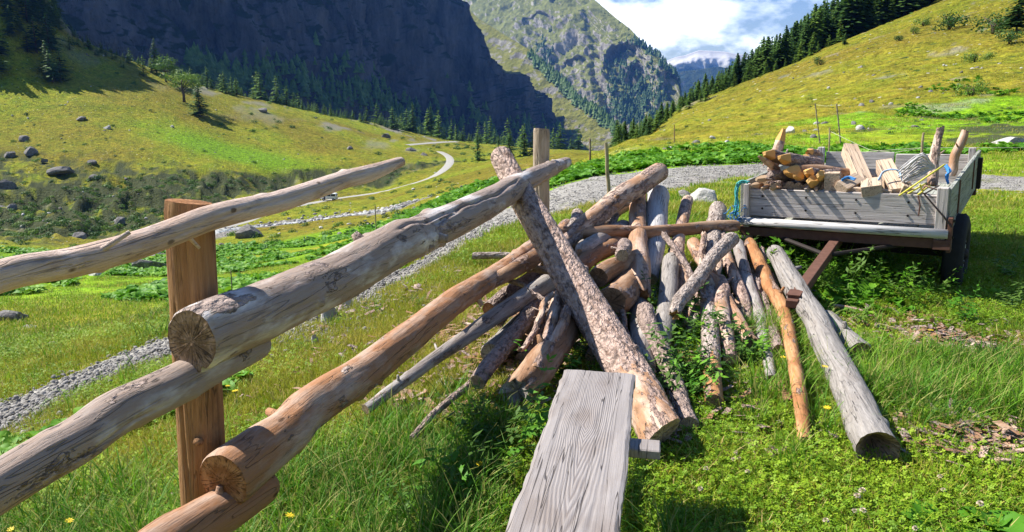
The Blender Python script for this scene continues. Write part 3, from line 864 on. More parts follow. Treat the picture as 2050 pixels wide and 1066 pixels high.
    for e, kind in enumerate(ends):
        row = i[0] if e == 0 else i[-1]; k0 = 0 if e == 0 else n - 1
        ctr = np.array([V[a] for a in row]).mean(0)
        prev = None
        deep = rr[k0] * (.55 if kind == 'split' else .0 if kind != 'hollow' else 1.6); sg = 1 if e == 0 else -1
        levels = (1.0, .72, .4, .15)
        for lv in levels:
            ids = []
            for j, a in enumerate(row):
                p = np.array(V[a]); p = ctr + (p - ctr) * lv
                if lv < 1:
                    zf = ctr[2] + (V[a][2] - ctr[2]) * (lv ** .8)
                    jt = rr[k0] * (.16 if kind == 'split' else .02) * (rs.random() - .5)
                    p[2] = zf + sg * deep * (1 - lv) * (1 if kind != 'hollow' else min(1, (1 - lv) * 2.5)) + jt
                ids.append(len(V)); V.append(tuple(p)); ring.append((math.cos(th[j]) * lv, math.sin(th[j]) * lv, seed * .1 + e))
            if prev:
                for j in range(nu):
                    qd = (prev[j], ids[j], ids[(j + 1) % nu], prev[(j + 1) % nu])
                    faces.append(qd if e == 0 else qd[::-1]); mi.append(1 + e)
            prev = ids
        qd = tuple(prev); faces.append(qd[::-1] if e == 0 else qd); mi.append(1 + e)
    mats_ = [mat, cut[0], cut[1]]
    if bare:                                               # bark gone from one end, with a ragged edge
        mats_.append(bare[1])
        for fi in range((n - 1) * nu):
            kz, kt = divmod(fi, nu)
            zf = zz[kz, 0] / L; e = bare[0] + .35 * bare[0] * float(edge_n[kt])
            if (zf < e): mi[fi] = 3
    o = mesh_obj(name, V, faces, mats_, parent, True, mi)
    a = o.data.attributes.new('ring', 'FLOAT_VECTOR', 'POINT'); a.data.foreach_set('vector', np.array(ring, np.float32).ravel())
    o.matrix_world = M
    for _ in range(stubs):
        k = rs.randrange(int(n * .12), int(n * .9)); j = rs.randrange(nu)
        p = np.array([X[k, j], Y[k, j], Z[k, j]]); c = C[k].copy()
        d = (p - c) / np.linalg.norm(p - c); rb = rr[k] * rs.uniform(.16, .3); ln = rs.uniform(.02, .06)
        d2 = d + np.array([0, 0, rs.uniform(-.2, .8)])
        mb = MB(); mb.tube([c + d * rr[k] * .7, c + d * rr[k] * 1.05, c + d * rr[k] + d2 * ln], [rb * 1.5, rb, rb * .7], 8)
        st_ = mb.build('branch_stub', mat, o, True)
    if label: tag(o, label, cat, group)
    return o
def LOG(name, label, pts, mat, **kw):
    W = []; rd = []
    for (px, py, sp, w) in pts:
        p = rp(sp, px, py); W.append(p); rd.append(w / 2 / F * depth(p))
    return make_log(name, label, W, rd, mat, **kw)

# ------------------------------------------------------------------ rail fence
fence = []
def post(label, px0, py0, px1, py1, Y, r, mat, cutm, sq=.35):
    A = PY(px1, py1, Y); B = PY(px0, py0, Y)
    A = A + (A - B).normalized() * max(0.0, (A.z + .45) / max(.3, (B - A).normalized().z))
    o = make_log('fence_post', label, [A, B], [r * 1.05, r], mat, cut=(cutm, cutm), knots=3, nu=72, cracks=3, amp=.05, bend=.004, cat='post', seed=901)
    return o
post('square cut orange brown fence post in the left foreground under the top rail', 378, 404, 412, 1040, 2.32, .073, W_POST, C_RUST)
post('pale round fence post standing behind the tilted bark log', 1084, 258, 1084, 440, 7.25, .078, W_POSTF, C_TAN)
G = 'rails of the wooden fence'
LOG('fence_rail', 'thin smooth pinkish top rail crossing the near post', [(-230,650,'f-0.02',88),(0,556,'f0.0',66),(150,527,'f0.0',60),(290,488,'f0.0',56),(430,437,'f.0',50),(560,403,'f.0',44),(680,362,'f.0',36),(740,345,'f.0',34),(803,324,'f.0',20)], W_RAILT, knots=14, stubs=4, cat='rail', group=G, seed=21, nu=48, cracks=2, cut=(C_TAN, C_TAN), bend=.008)
LOG('fence_rail', 'thick silvery middle rail with a dark sawn end at the near post', [(383,684,'f.06',132),(560,603,'f.07',112),(700,543,'f.07',100),(800,489,'f.07',88),(850,470,'f.07',78),(960,412,'f.07',62),(1060,358,'f.07',42),(1134,325,'f.07',22)], W_RAIL, knots=14, stubs=3, cat='rail', group=G, seed=22, nu=84, dl=.02, cracks=7, cut=(C_BROWN, C_GREY), bend=.012, amp=.09)
LOG('fence_rail', 'silvery rail running out of the left edge under the thick middle rail', [(-260,1130,'f-.03',125),(0,985,'f-.02',104),(120,908,'f-.01',98),(240,835,'f.0',92),(370,768,'f.02',84),(450,725,'f.05',74),(532,682,'f.07',56)], W_RAIL, knots=8, stubs=2, cat='rail', group=G, seed=35, nu=80, dl=.02, cracks=5, cut=(C_TAN, C_BROWN), ends=('cut', 'round'))
LOG('fence_rail', 'long orange and grey lower rail reaching back under the woodpile', [(446,962,'f.05',120),(560,872,'f.07',94),(650,800,'f.07',82),(780,704,'f.07',68),(900,614,'f.07',54),(1000,544,'f.07',42),(1085,482,'f.07',30)], W_RAILO, knots=14, stubs=2, cat='rail', group=G, seed=24, nu=72, dl=.02, cracks=3, cut=(C_RUST, C_TAN), bend=.012, amp=.08)
LOG('fence_rail', 'short visible end of the lowest orange rail below the near post', [(150,1230,'f-.03',110),(330,1100,'f.0',100),(440,1030,'f.03',92),(545,958,'f.07',70)], W_RAILO, knots=4, cat='rail', group=G, seed=28, nu=30, cut=(C_RUST, C_RUST), ends=('cut', 'round'))

# ------------------------------------------------------------------ the woodpile
LOG('bark_log', 'thick pine log in scaly bark leaning across the pile onto the middle rail', [(1326,872,'z.10',84),(1262,752,3.95,84),(1180,620,4.65,76),(1090,470,5.35,62),(1040,385,5.8,54),(1002,312,6.2,44)], W_HERO, knots=10, nu=72, dl=.008, bark_depth=.006, cut=(C_TAN, C_ORNG), seed=31, amp=.05, bend=.006, ends=('slant', 'cut'), flare=.1, bare=(.12, W_PEEL))
LOG('pole', 'peeled brown pole lying level across the woodpile to the trailer', [(1118,466,6.25,26),(1200,466,6.4,27),(1300,463,6.6,26),(1400,455,6.85,25),(1474,453,7.0,24)], W_TAN, knots=9, seed=32, cut=(C_TAN, C_RUST))
LOG('bark_log', 'log with bark left on its raised end pointing right above the pile', [(1100,512,6.0,32),(1170,450,6.45,38),(1250,392,7.0,42),(1322,344,7.5,38)], W_HALF, knots=6, stubs=1, seed=33, cut=(C_TAN, C_BROWN))
LOG('splintered_log', 'peeled log with a splintered orange lower end beside the white log', [(1281,604,5.35,42),(1279,560,5.6,48),(1278,500,6.2,42),(1277,440,6.9,36),(1277,388,7.55,32)], W_PEEL, knots=8, stubs=4, seed=34, cut=(C_RUST, C_TAN), ends=('split', 'cut'), amp=.12)
LOG('white_log', 'bleached white log with a rounded top standing out of the pile', [(1300,560,6.05,34),(1312,470,6.8,44),(1318,382,7.6,46)], W_WHITE, knots=2, seed=35, cut=(C_GREY, C_GREY), ends=('cut', 'round'))
LOG('bark_log', 'thin log with a bark covered top between the white log and grey boulder', [(1384,600,5.7,34),(1362,540,6.1,34),(1358,490,6.6,26),(1377,400,7.5,22)], W_HALF, knots=5, seed=36, cut=(C_RUST, C_BROWN))
LOG('bark_log', 'grey bark log with an orange peeled patch above its sawn lower end', [(1429,806,'z.05',36),(1420,700,4.55,36),(1416,600,5.5,34),(1424,500,6.6,36),(1437,418,7.5,34)], W_BGREY, knots=8, stubs=4, seed=47, cut=(C_BROWN, C_BROWN), bare=(.10, W_ORNG))
LOG('peeled_log', 'pale crooked log with a rough lower end right of the grey bark log', [(1504,684,4.75,30),(1465,630,5.2,30),(1425,560,5.9,30),(1388,486,6.6,26)], W_PEEL, knots=6, seed=38, cut=(C_TAN, C_TAN), ends=('split', 'cut'), amp=.11)
LOG('broken_log', 'broken branch with a bright orange tip slanting left over the pile', [(1350,632,5.0,22),(1368,590,5.25,30),(1415,530,5.8,28),(1466,478,6.3,30)], W_BGREY, knots=5, seed=39, cut=(C_ORNG, C_BROWN), ends=('split', 'cut'))
LOG('grey_log', 'narrow grey log just right of the broken branch', [(1496,648,5.3,24),(1478,580,5.75,26),(1452,505,6.5,22)], W_HALF, knots=4, seed=40, ends=('split', 'cut'))
LOG('grey_log', 'cold grey shaded log left of the long orange log', [(1545,760,'z.04',22),(1520,640,5.3,28),(1496,560,6.0,26),(1476,488,6.8,24)], W_BLUE, knots=4, seed=41)
LOG('orange_log', 'long slender orange log with bark on its upper half', [(1612,884,'z.03',26),(1600,780,'z.09',28),(1570,640,5.2,27),(1535,560,6.0,28),(1500,488,6.9,26)], W_ORNG, knots=9, stubs=2, seed=42, cut=(C_TAN, C_TAN))
LOG('grey_log', 'biggest grey weathered log with a hollow end in the grass', [(1757,902,'z.08',82),(1700,770,'z.10',66),(1640,650,4.95,48),(1590,575,5.7,46),(1550,506,6.6,32)], W_GREY, knots=7, seed=43, nu=80, cracks=8, cut=(C_BROWN, C_GREY), ends=('hollow', 'cut'), amp=.09)
LOG('short_log', 'short grey log half sunk in grass right of the biggest grey log', [(1722,706,'z.06',46),(1655,640,'z.05',40)], W_GREY, knots=2, seed=44, cut=(C_BROWN, C_BROWN), ends=('cut', 'cut'))
LOG('grey_log', 'cold grey log under the splintered one', [(1290,738,'z.07',46),(1282,650,5.1,46),(1274,560,5.9,44)], W_BLUE, knots=2, seed=45, cut=(C_GREY, C_GREY))
LOG('grey_log', 'short grey log end standing beside the weeds in the pile', [(1320,692,'z.07',40),(1335,600,5.4,38),(1345,520,6.2,34)], W_GREY, knots=2, seed=46, cut=(C_BROWN, C_GREY))
LOG('dark_log', 'dark weathered log lying in shade right of the scaly bark log', [(1380,852,'z.05',40),(1335,740,4.3,40),(1290,620,5.1,36)], W_BARK, knots=2, seed=57)
LOG('grey_stick', 'long grey cracked stick reaching left over the grass', [(731,820,3.75,22),(790,775,3.95,24),(880,710,4.3,27),(990,632,4.75,34),(1098,566,5.3,40)], W_BLUE, knots=6, stubs=3, seed=48, cut=(C_TAN, C_TAN), bend=.014)
LOG('dark_stick', 'thinnest dark stick with a pale tip in the grass', [(824,878,'z.06',12),(880,818,'z.10',14),(940,770,4.0,15),(1010,690,4.4,15)], W_BARK, knots=5, stubs=3, seed=49, bend=.012)
LOG('dark_log', 'dark bark log with a pinkish sawn end above the thin stick', [(955,766,3.95,34),(1010,695,4.4,34),(1060,630,4.9,32),(1105,575,5.4,30)], W_BARK, knots=4, seed=50, cut=(C_TAN, C_TAN))
LOG('grey_log', 'stout grey log showing its sawn face at the left of the pile', [(985,712,4.55,54),(1030,665,4.95,52),(1080,620,5.4,48)], W_GREY, knots=2, seed=51, cut=(C_GREY, C_GREY))
LOG('torn_log', 'big tan log with a torn bark end beside the bench', [(1028,792,'z.10',58),(1085,738,'z.16',66),(1120,690,4.4,58),(1160,610,5.1,50)], W_TAN, knots=4, seed=52, nu=30, cut=(C_GREY, C_TAN), ends=('split', 'cut'), amp=.13)
LOG('bark_stick', 'short bark stick lying on the torn tan log', [(1072,742,3.95,24),(1092,690,4.25,28),(1118,590,4.95,22)], W_HALF, knots=4, stubs=1, seed=53, cut=(C_TAN, C_TAN))
LOG('grey_stick', 'short pale stick next to the bark stick on the torn log', [(1082,735,3.98,18),(1120,660,4.4,22),(1145,595,4.9,22)], W_PEEL, knots=2, seed=54)
LOG('orange_cut_log', 'dark log with an orange sawn end pointing left', [(978,620,5.15,30),(1040,575,5.55,32),(1100,530,6.0,30)], W_BARK, knots=2, seed=55, cut=(C_RUST, C_TAN))
LOG('bark_branch', 'ragged brown branch lying along the lower rail', [(880,606,4.55,14),(930,588,4.75,22),(1000,556,5.05,30),(1050,528,5.4,34),(1088,505,5.8,30)], W_TAN, knots=7, stubs=4, seed=56, cut=(C_BROWN, C_ORNG), amp=.14, ends=('split', 'split'))
LOG('cut_pole', 'pole end with a small round orange face left of the scaly bark log', [(1089,533,5.6,18),(1150,495,6.4,20)], W_TAN, knots=0, seed=58, cut=(C_ORNG, C_ORNG))
LOG('pale_log', 'pale log end with torn bark under the level pole', [(1160,503,5.9,36),(1200,485,6.3,36),(1250,455,6.9,30)], W_BLUE, knots=2, seed=59, ends=('round', 'cut'))
LOG('brown_log', 'reddish brown log slanting up to the right under the level pole', [(1150,540,5.6,34),(1200,506,6.1,34),(1262,468,6.8,30)], W_TAN, knots=3, seed=60)
LOG('tan_log', 'tan log with a shaded sawn face in the middle of the pile', [(1198,556,5.35,44),(1262,520,5.9,40)], W_TAN, knots=1, seed=61, cut=(C_BROWN, C_BROWN))
LOG('bark_block', 'short bark log showing a small round face beside the splintered log', [(1246,512,5.3,26),(1250,492,6.0,30)], W_BARK, knots=1, seed=62, cut=(C_TAN, C_TAN))
LOG('big_log', 'big shaded log face low in the middle of the pile', [(1222,606,5.1,66),(1275,560,5.8,60)], W_TAN, knots=1, seed=63, nu=30, cut=(C_BROWN, C_BROWN))
LOG('dark_log', 'dark log deep in the pile below the grey cracked stick', [(1018,700,4.75,34),(1125,575,5.8,32)], W_BARK, knots=2, seed=64)
LOG('dark_log', 'dark bark log passing behind the torn tan log', [(1046,722,4.6,34),(1150,560,5.9,32)], W_BARK, knots=2, seed=65)
LOG('small_log', 'small brown log lying apart on the grass behind the lower rail', [(946,513,'z.03',14),(1020,513,'z.03',13),(1075,515,'z.03',12)], W_BGREY, knots=3, seed=66, cut=(C_BROWN, C_BROWN))
LOG('pink_log', 'pinkish log top just left of the raised bark end', [(1100,500,6.3,20),(1135,448,7.0,22)], W_PEEL, knots=0, seed=67)
LOG('grey_log', 'grey bark stub beside the pinkish log top', [(1120,500,6.4,22),(1156,428,7.3,24)], W_BGREY, knots=0, seed=68)
LOG('blue_log', 'cold grey log between the raised bark end and the splintered log', [(1150,510,6.3,34),(1225,432,7.1,26),(1262,408,7.5,22)], W_BLUE, knots=2, seed=69)
LOG('bark_log', 'brown bark log sloping down beside the long orange log', [(1560,700,'z.07',24),(1530,620,5.6,26),(1512,520,6.7,24)], W_BARK, knots=2, seed=70)
LOG('grey_log', 'grey knotty log left of the pale crooked log', [(1462,720,'z.06',28),(1447,620,5.2,30),(1440,560,5.9,26)], W_HALF, knots=3, seed=71)
LOG('small_log', 'short brown log end in the grass left of the orange log', [(1578,812,'z.02',28),(1552,755,'z.02',22)], W_TAN, knots=0, seed=72, cut=(C_BROWN, C_BROWN))
LOG('grey_log', 'grey log low in the pile under the broken orange tip', [(1390,670,5.1,40),(1395,600,5.7,36)], W_BGREY, knots=2, seed=73, ends=('split', 'cut'))
LOG('dark_log', 'dark log at the foot of the pile in deep shade', [(1190,720,'z.05',40),(1240,600,5.6,36)], W_BARK, knots=1, seed=74)

# thin crooked branches in the tangle
for k, (a, b, ya, c_, d_, yb, w0, w1, mt, lab) in enumerate([
    (1172,560,5.6, 1232,430,7.0, 9, 14, W_BARK, 'thin crooked branch leaning behind the scaly bark log'),
    (1330,470,6.4, 1412,600,5.3, 12, 8, W_BARK, 'thin dark branch crossing behind the broken branch'),
    (1408,470,6.6, 1368,650,5.1, 12, 8, W_HALF, 'thin branch running down left of the grey bark log'),
    (1470,560,5.9, 1408,640,5.1, 8, 6, W_BARK, 'twisted dark twig below the broken branch'),
    (1525,500,6.8, 1582,700,5.0, 12, 9, W_BARK, 'thin dark branch against the long orange log'),
    (1252,470,6.8, 1215,560,5.6, 14, 10, W_TAN, 'short brown branch left of the splintered log'),
    (1105,590,4.8, 1040,700,4.2, 12, 9, W_HALF, 'thin ragged stick lying on the torn tan log'),
    (1010,560,5.3, 1090,600,4.9, 10, 8, W_BARK, 'dark twig under the ragged brown branch'),
    (1446,470,6.9, 1480,690,4.9, 15, 13, W_BARK, 'slim bark branch between the two grey logs'),
    (1345,500,6.6, 1330,700,4.9, 13, 10, W_BARK, 'slim dark branch standing among the weeds'),
    (1060,540,5.6, 1180,560,5.3, 14, 12, W_HALF, 'short half peeled branch under the level pole'),
    (1395,520,6.2, 1480,610,5.4, 12, 10, W_PEEL, 'pale thin branch under the broken branch'),
    (1000,650,4.8, 1095,560,5.5, 14, 12, W_BARK, 'dark branch between the grey cracked stick and the stout grey log'),
    (1062,690,4.5, 1100,600,5.0, 10, 8, W_BARK, 'dark branch just left of the short bark stick'),
    (1130,640,4.7, 1165,570,5.3, 13, 10, W_TAN, 'brown branch in the shade under the scaly bark log'),
    (1250,560,5.4, 1262,680,4.8, 12, 10, W_BARK, 'dark branch left of the cold grey log'),
    (1440,520,6.2, 1400,720,4.6, 13, 10, W_HALF, 'ragged branch along the left side of the grey bark log'),
    (1515,560,6.0, 1500,760,4.6, 13, 10, W_BARK, 'dark branch between the cold grey log and the pale crooked log'),
    (1360,560,5.9, 1395,760,4.5, 12, 9, W_BARK, 'thin dark branch lying in the weeds of the pile')]):
    LOG('branch', lab, [(a, b, ya, w0), ((a + c_) / 2 + (k % 3 - 1) * 8, (b + d_) / 2, (ya + yb) / 2, (w0 + w1) / 2 + 1), (c_, d_, yb, w1)], mt, knots=7, stubs=5, seed=500 + k, cat='branch', bend=.035, nu=14, amp=.18, ends=('split', 'split'))
# ------------------------------------------------------------------ bench
t = NT('bench_plank_wood')
Po = t.n('TexCoord').outputs['Object']
def mp(v): return t.n('Mapping', Vector=Po, Scale=v).outputs[0]
# plank: local x across, y along; grain bends round a knot
kx, ky = -.02, 1.16
dxy = t.n('VectorMath', {'operation': 'SUBTRACT'}, i0=Po, i1=(kx, ky, 0)).outputs[0]
dst = t.n('VectorMath', {'operation': 'LENGTH'}, i0=t.n('Mapping', Vector=dxy, Scale=(1.5, .75, 0)).outputs[0]).outputs['Value']
kn = t.n('MapRange', Value=dst, i1=0.0, i2=.16, i3=1.0, i4=0.0).outputs[0]
sp = t.n('SeparateXYZ', Vector=Po)
warp = t.noise(mp((3, 1.2, 1)), 1, 4, .5)
gx_ = t.math('ADD', t.math('MULTIPLY', sp.outputs[0], 70), t.math('ADD', t.math('MULTIPLY', warp, 26), t.math('MULTIPLY', t.math('POWER', kn, 2.0), 26)))
# flame figure down the middle
cx = t.math('ABSOLUTE', t.math('SUBTRACT', sp.outputs[0], .0))
fl = t.math('SUBTRACT', 1.0, t.math('MULTIPLY', cx, 11), True)
gx2 = t.math('ADD', gx_, t.math('MULTIPLY', fl, t.math('MULTIPLY', sp.outputs[1], 60)))
ring = t.math('SINE', gx2)
gr = t.math('MULTIPLY', t.math('ADD', ring, 1.0), .5)
fine = t.noise(mp((240, 6, 60)), 1, 5, .6); big = t.noise(mp((6, 3, 2)), 1, 5, .55)
c = t.mix(fine, (.22, .195, .18), (.36, .325, .305))
c = t.mix(t.math('MULTIPLY', t.math('MULTIPLY', t.ramp(gr, [(.1, 1), (.5, 0)]), t.math('ADD', .25, fl)), .55), c, (.15, .125, .115))
c = t.mix(t.math('MULTIPLY', t.ramp(big, [(.50, 0), (.66, 1)]), .5), c, (.17, .13, .105))
cr = t.noise(mp((38, 1.1, 1)), 1, 2, .5, .3)
crk = t.ramp(t.math('ABSOLUTE', t.math('SUBTRACT', cr, .46)), [(.004, 1), (.011, 0)])
c = t.mix(t.math('MULTIPLY', crk, .85), c, (.05, .04, .035))
sawn = t.noise(mp((2, 90, 1)), 1, 2, .5)
h = t.math('ADD', t.math('ADD', t.math('MULTIPLY', gr, .35), t.math('MULTIPLY', fine, .5)), t.math('SUBTRACT', t.math('MULTIPLY', sawn, .15), crk))
M_PLANK = t.done(c, .68, t.bump(h, .004, .8), spec=.3)
BH = .545
FL, FRr, NL, NRr = PZ(1118, 748, BH), PZ(1281, 741, BH), PZ(1000, 1075, BH), PZ(1249, 1075, BH)
mid_f, mid_n = (FL + FRr) / 2, (NL + NRr) / 2
ax_y = (mid_f - mid_n).normalized(); ax_x = Vector((ax_y.y, -ax_y.x, 0))
wid = (FRr - FL).dot(ax_x)
print('bench width', wid, 'near width', (NRr - NL).dot(ax_x))
Lb = 1.7
org = mid_f - ax_y * Lb
bench = empty('bench', (org.x, org.y, 0), (0, 0, math.atan2(-ax_y.x, ax_y.y)))
tag(bench, 'narrow wooden bench of one thick grey plank in the foreground', 'bench')
Wb = .33 * (1.7 - BH) / 1.25
nxx, nyy = 24, 120
v = []; f = []
rsb = np.random.default_rng(4)
prof = [(-1, -1), (-1, 1), (1, 1), (1, -1)]
xs = np.linspace(-1, 1, nxx); ys = np.linspace(0, 1, nyy)
top = np.zeros((nyy, nxx, 3)); 
for j, yy in enumerate(ys):
    eL = .006 * vnoise(yy * 9, 1.0, 0, 7) + .003 * vnoise(yy * 40, 1.0, 0, 8); eR = .005 * vnoise(yy * 8, 5.0, 0, 9) + .003 * vnoise(yy * 45, 2.0, 0, 8)
    for i_, xx in enumerate(xs):
        X = xx * Wb / 2 + (eL if xx < 0 else eR) * abs(xx) ** 3
        ez = 0.006 * vnoise(xx * 3, 3.3, 0, 5) * (1 if j == nyy - 1 else 0)
        Zt = BH - .006 * max(0, (abs(xx) - .93) / .07) ** 2 + .0012 * vnoise(xx * 8, yy * 10, 0, 6)
        top[j, i_] = (X, yy * Lb + ez, Zt)
bot = top.copy(); bot[:, :, 2] = BH - .045
V2 = np.vstack([top.reshape(-1, 3), bot.reshape(-1, 3)])
i = np.arange(nyy * nxx).reshape(nyy, nxx); k = i + nyy * nxx
qs = [np.stack([i[:-1, :-1], i[:-1, 1:], i[1:, 1:], i[1:, :-1]], -1).reshape(-1, 4), np.stack([k[:-1, :-1], k[1:, :-1], k[1:, 1:], k[:-1, 1:]], -1).reshape(-1, 4)]
qs.append(np.stack([i[-1, :-1], i[-1, 1:], k[-1, 1:], k[-1, :-1]], -1)); qs.append(np.stack([i[0, 1:], i[0, :-1], k[0, :-1], k[0, 1:]], -1))
qs.append(np.stack([i[1:, 0], i[:-1, 0], k[:-1, 0], k[1:, 0]], -1)[:, ::-1] * 1); qs.append(np.stack([i[:-1, -1], i[1:, -1], k[1:, -1], k[:-1, -1]], -1)[:, ::-1] * 1)
seat = mesh_obj('seat', V2, np.vstack(qs), M_PLANK, bench, False)
b_ = MB(); b_.box((.06, Lb - .56, BH - .063), (.40, .09, .034), bev=.004, jit=.001); b_.build('crosspiece', M_PLANK, bench)
for yy in (Lb - .56, .30):
    for sx in (-.09, .09):
        b_ = MB(); b_.box((sx, yy, BH / 2 - .09), (.06, .07, BH + .02), bev=.004); b_.build('leg', M_PLANK, bench)
# ------------------------------------------------------------------ trailer
t = NT('weathered_board')
Po = t.n('TexCoord').outputs['Object']; rnd = t.rand()
Po = t.n('VectorMath', {'operation': 'ADD'}, i0=Po, i1=t.n('CombineXYZ', X=t.math('MULTIPLY', rnd, 9), Y=t.math('MULTIPLY', rnd, 5), Z=t.math('MULTIPLY', rnd, 7)).outputs[0]).outputs[0]
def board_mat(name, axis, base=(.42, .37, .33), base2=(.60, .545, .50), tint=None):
    t = NT(name)
    P = t.n('TexCoord').outputs['Object']
    sc = [45, 45, 45]; sc[axis] = 1.8
    sc2 = [6, 6, 6]; sc2[axis] = 1.6
    sc3 = [26, 26, 26]; sc3[axis] = .9
    a = t.noise(t.n('Mapping', Vector=P, Scale=sc).outputs[0], 1, 6, .65); b = t.noise(t.n('Mapping', Vector=P, Scale=sc2).outputs[0], 1, 5)
    c = t.mix(t.ramp(a, [(.3, 0), (.7, 1)]), base, base2)
    c = t.mix(t.math('MULTIPLY', t.ramp(b, [(.5, 0), (.7, 1)]), .5), c, tint or (.17, .145, .13))
    k = t.ramp(t.math('ABSOLUTE', t.math('SUBTRACT', t.noise(t.n('Mapping', Vector=P, Scale=sc3).outputs[0], 1, 2), .48)), [(.005, 1), (.014, 0)])
    c = t.mix(t.math('MULTIPLY', k, .75), c, (.05, .04, .035))
    kv = t.n('TexVoronoi', Vector=t.n('Mapping', Vector=P, Scale=[4 if i_ == axis else 9 for i_ in range(3)]).outputs[0]).outputs['Distance']
    c = t.mix(t.ramp(kv, [(.06, 1), (.09, 0)]), c, (.07, .05, .04))
    return t.done(c, .8, t.bump(t.math('SUBTRACT', a, k), .005, .8), spec=.2)
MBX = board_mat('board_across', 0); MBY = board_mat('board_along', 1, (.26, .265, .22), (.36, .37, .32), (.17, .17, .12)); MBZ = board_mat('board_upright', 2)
MBW = board_mat('board_bleached', 0, (.46, .44, .42), (.60, .58, .56), (.38, .35, .33))
MNEW = board_mat('sawn_timber', 1, (.46, .33, .22), (.60, .46, .33), (.36, .24, .15))
MRUST = plain('rusty_iron', (.13, .062, .042), .85, .2, .45, 22)
MIRON = plain('dark_iron', (.035, .028, .025), .7, .5, .3, 15)
MTYRE = plain('tyre_rubber', (.022, .021, .021), .85, 0, .3, 30)
MRIM = plain('chalky_rim', (.45, .45, .43), .6, .3, .2, 12)
yaw, pit, rol = R(-35.1), R(3.0), R(2.0)
X_ = Vector((math.cos(yaw), math.sin(yaw), 0)); Y_ = Vector((-math.sin(yaw), math.cos(yaw), 0)); Z_ = Vector((0, 0, 1))
Yt = Y_ * math.cos(pit) + Z_ * math.sin(pit); Zt = -Y_ * math.sin(pit) + Z_ * math.cos(pit)
Xt = X_ * math.cos(rol) + Zt * math.sin(rol); Z3 = -X_ * math.sin(rol) + Zt * math.cos(rol)
TM = Matrix(((Xt.x, Yt.x, Z3.x, 3.68), (Xt.y, Yt.y, Z3.y, 6.25), (Xt.z, Yt.z, Z3.z, .507), (0, 0, 0, 1)))
trailer = empty('trailer', (0, 0, 0)); trailer.matrix_world = TM
tag(trailer, 'old farm trailer with weathered plank sides loaded with firewood stakes', 'trailer')
TW, TL, TH = 1.75, 2.9, .40
def part(name, items, mat, parent=trailer):
    m = MB()
    for it in items: m.box(it[0], it[1], it[2] if len(it) > 2 else None, bev=.004, jit=.0012)
    return m.build(name, mat, parent)
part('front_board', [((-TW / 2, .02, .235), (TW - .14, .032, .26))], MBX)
part('side_board', [((-.0, TL / 2 + .02, .225), (.034, TL + .02, .40))], MBY)
part('side_board', [((-TW, TL / 2 + .02, .225), (.034, TL + .02, .40))], MBY)
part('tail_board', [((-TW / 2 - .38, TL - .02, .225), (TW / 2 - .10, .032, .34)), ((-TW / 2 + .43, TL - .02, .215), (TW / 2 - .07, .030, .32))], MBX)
part('bed', [((-TW + (k + .5) * TW / 7, TL / 2, .022), (TW / 7 - .008, TL - .02, .03)) for k in range(7)], MBY)
part('corner_post', [((-.045, -.002, .215), (.085, .075, .44))], MBZ)
part('corner_post', [((-TW + .055, -.002, .205), (.05, .07, .42))], MBZ)
part('corner_post', [((-.06, TL - .075, .25), (.07, .07, .42))], MBZ)
part('corner_post', [((-TW + .06, TL - .075, .25), (.07, .07, .42))], MBZ)
m = MB(); m.tube([(-TW - .02, -.045, .055), (-TW / 2, -.05, .05), (.02, -.045, .048)], [.040, .043, .041], 14); m.build('bumper_plank', MBW, trailer, True)
part('chassis_rail', [((-TW / 2, .0, -.045), (TW + .02, .07, .085))], MRUST)
part('chassis_rail', [((-.22, TL / 2, -.055), (.06, TL - .12, .09))], MRUST)
part('chassis_rail', [((-TW + .22, TL / 2, -.055), (.06, TL - .12, .09))], MRUST)
part('chassis_rail', [((-TW / 2, TL - .05, -.045), (TW + .02, .06, .08))], MRUST)
part('bracket', [((.03, -.02, .04), (.035, .085, .30)), ((-.02, -.055, -.045), (.13, .03, .085))], MRUST)
part('tail_bracket', [((.035, TL - .28, .20), (.05, .10, .34))], MIRON)
part('axle', [((-TW / 2, .66, -.27), (TW - .1, .07, .07)), ((-.22, .66, -.17), (.07, .12, .16)), ((-TW + .22, .66, -.17), (.07, .12, .16))], MIRON)
Ti = TM.inverted()
db0 = Vector((-TW / 2 - .02, .35, -.09)); tip_w = PY(1588, 603, 5.35); tip = Ti @ tip_w
m = MB()
d = (tip - db0); Ld = d.length; q = d.to_track_quat('Y', 'Z').to_matrix()
m.box((db0 + tip) / 2, (.085, Ld, .075), q, bev=.004)
m.build('drawbar', MRUST, trailer)
m = MB(); m.box(tip + q @ Vector((0, -.06, .044)), (.10, .13, .012), q, bev=.002); m.box(tip + q @ Vector((0, .02, -.01)), (.088, .06, .06), q, bev=.004); m.build('hitch_plate', MRUST, trailer)
m = MB()
for sx in (-.55, .55): m.tube([(-TW / 2 + sx, .05, -.09), tuple(db0.lerp(tip, .38))], .02, 8)
m.build('brace', MIRON, trailer)
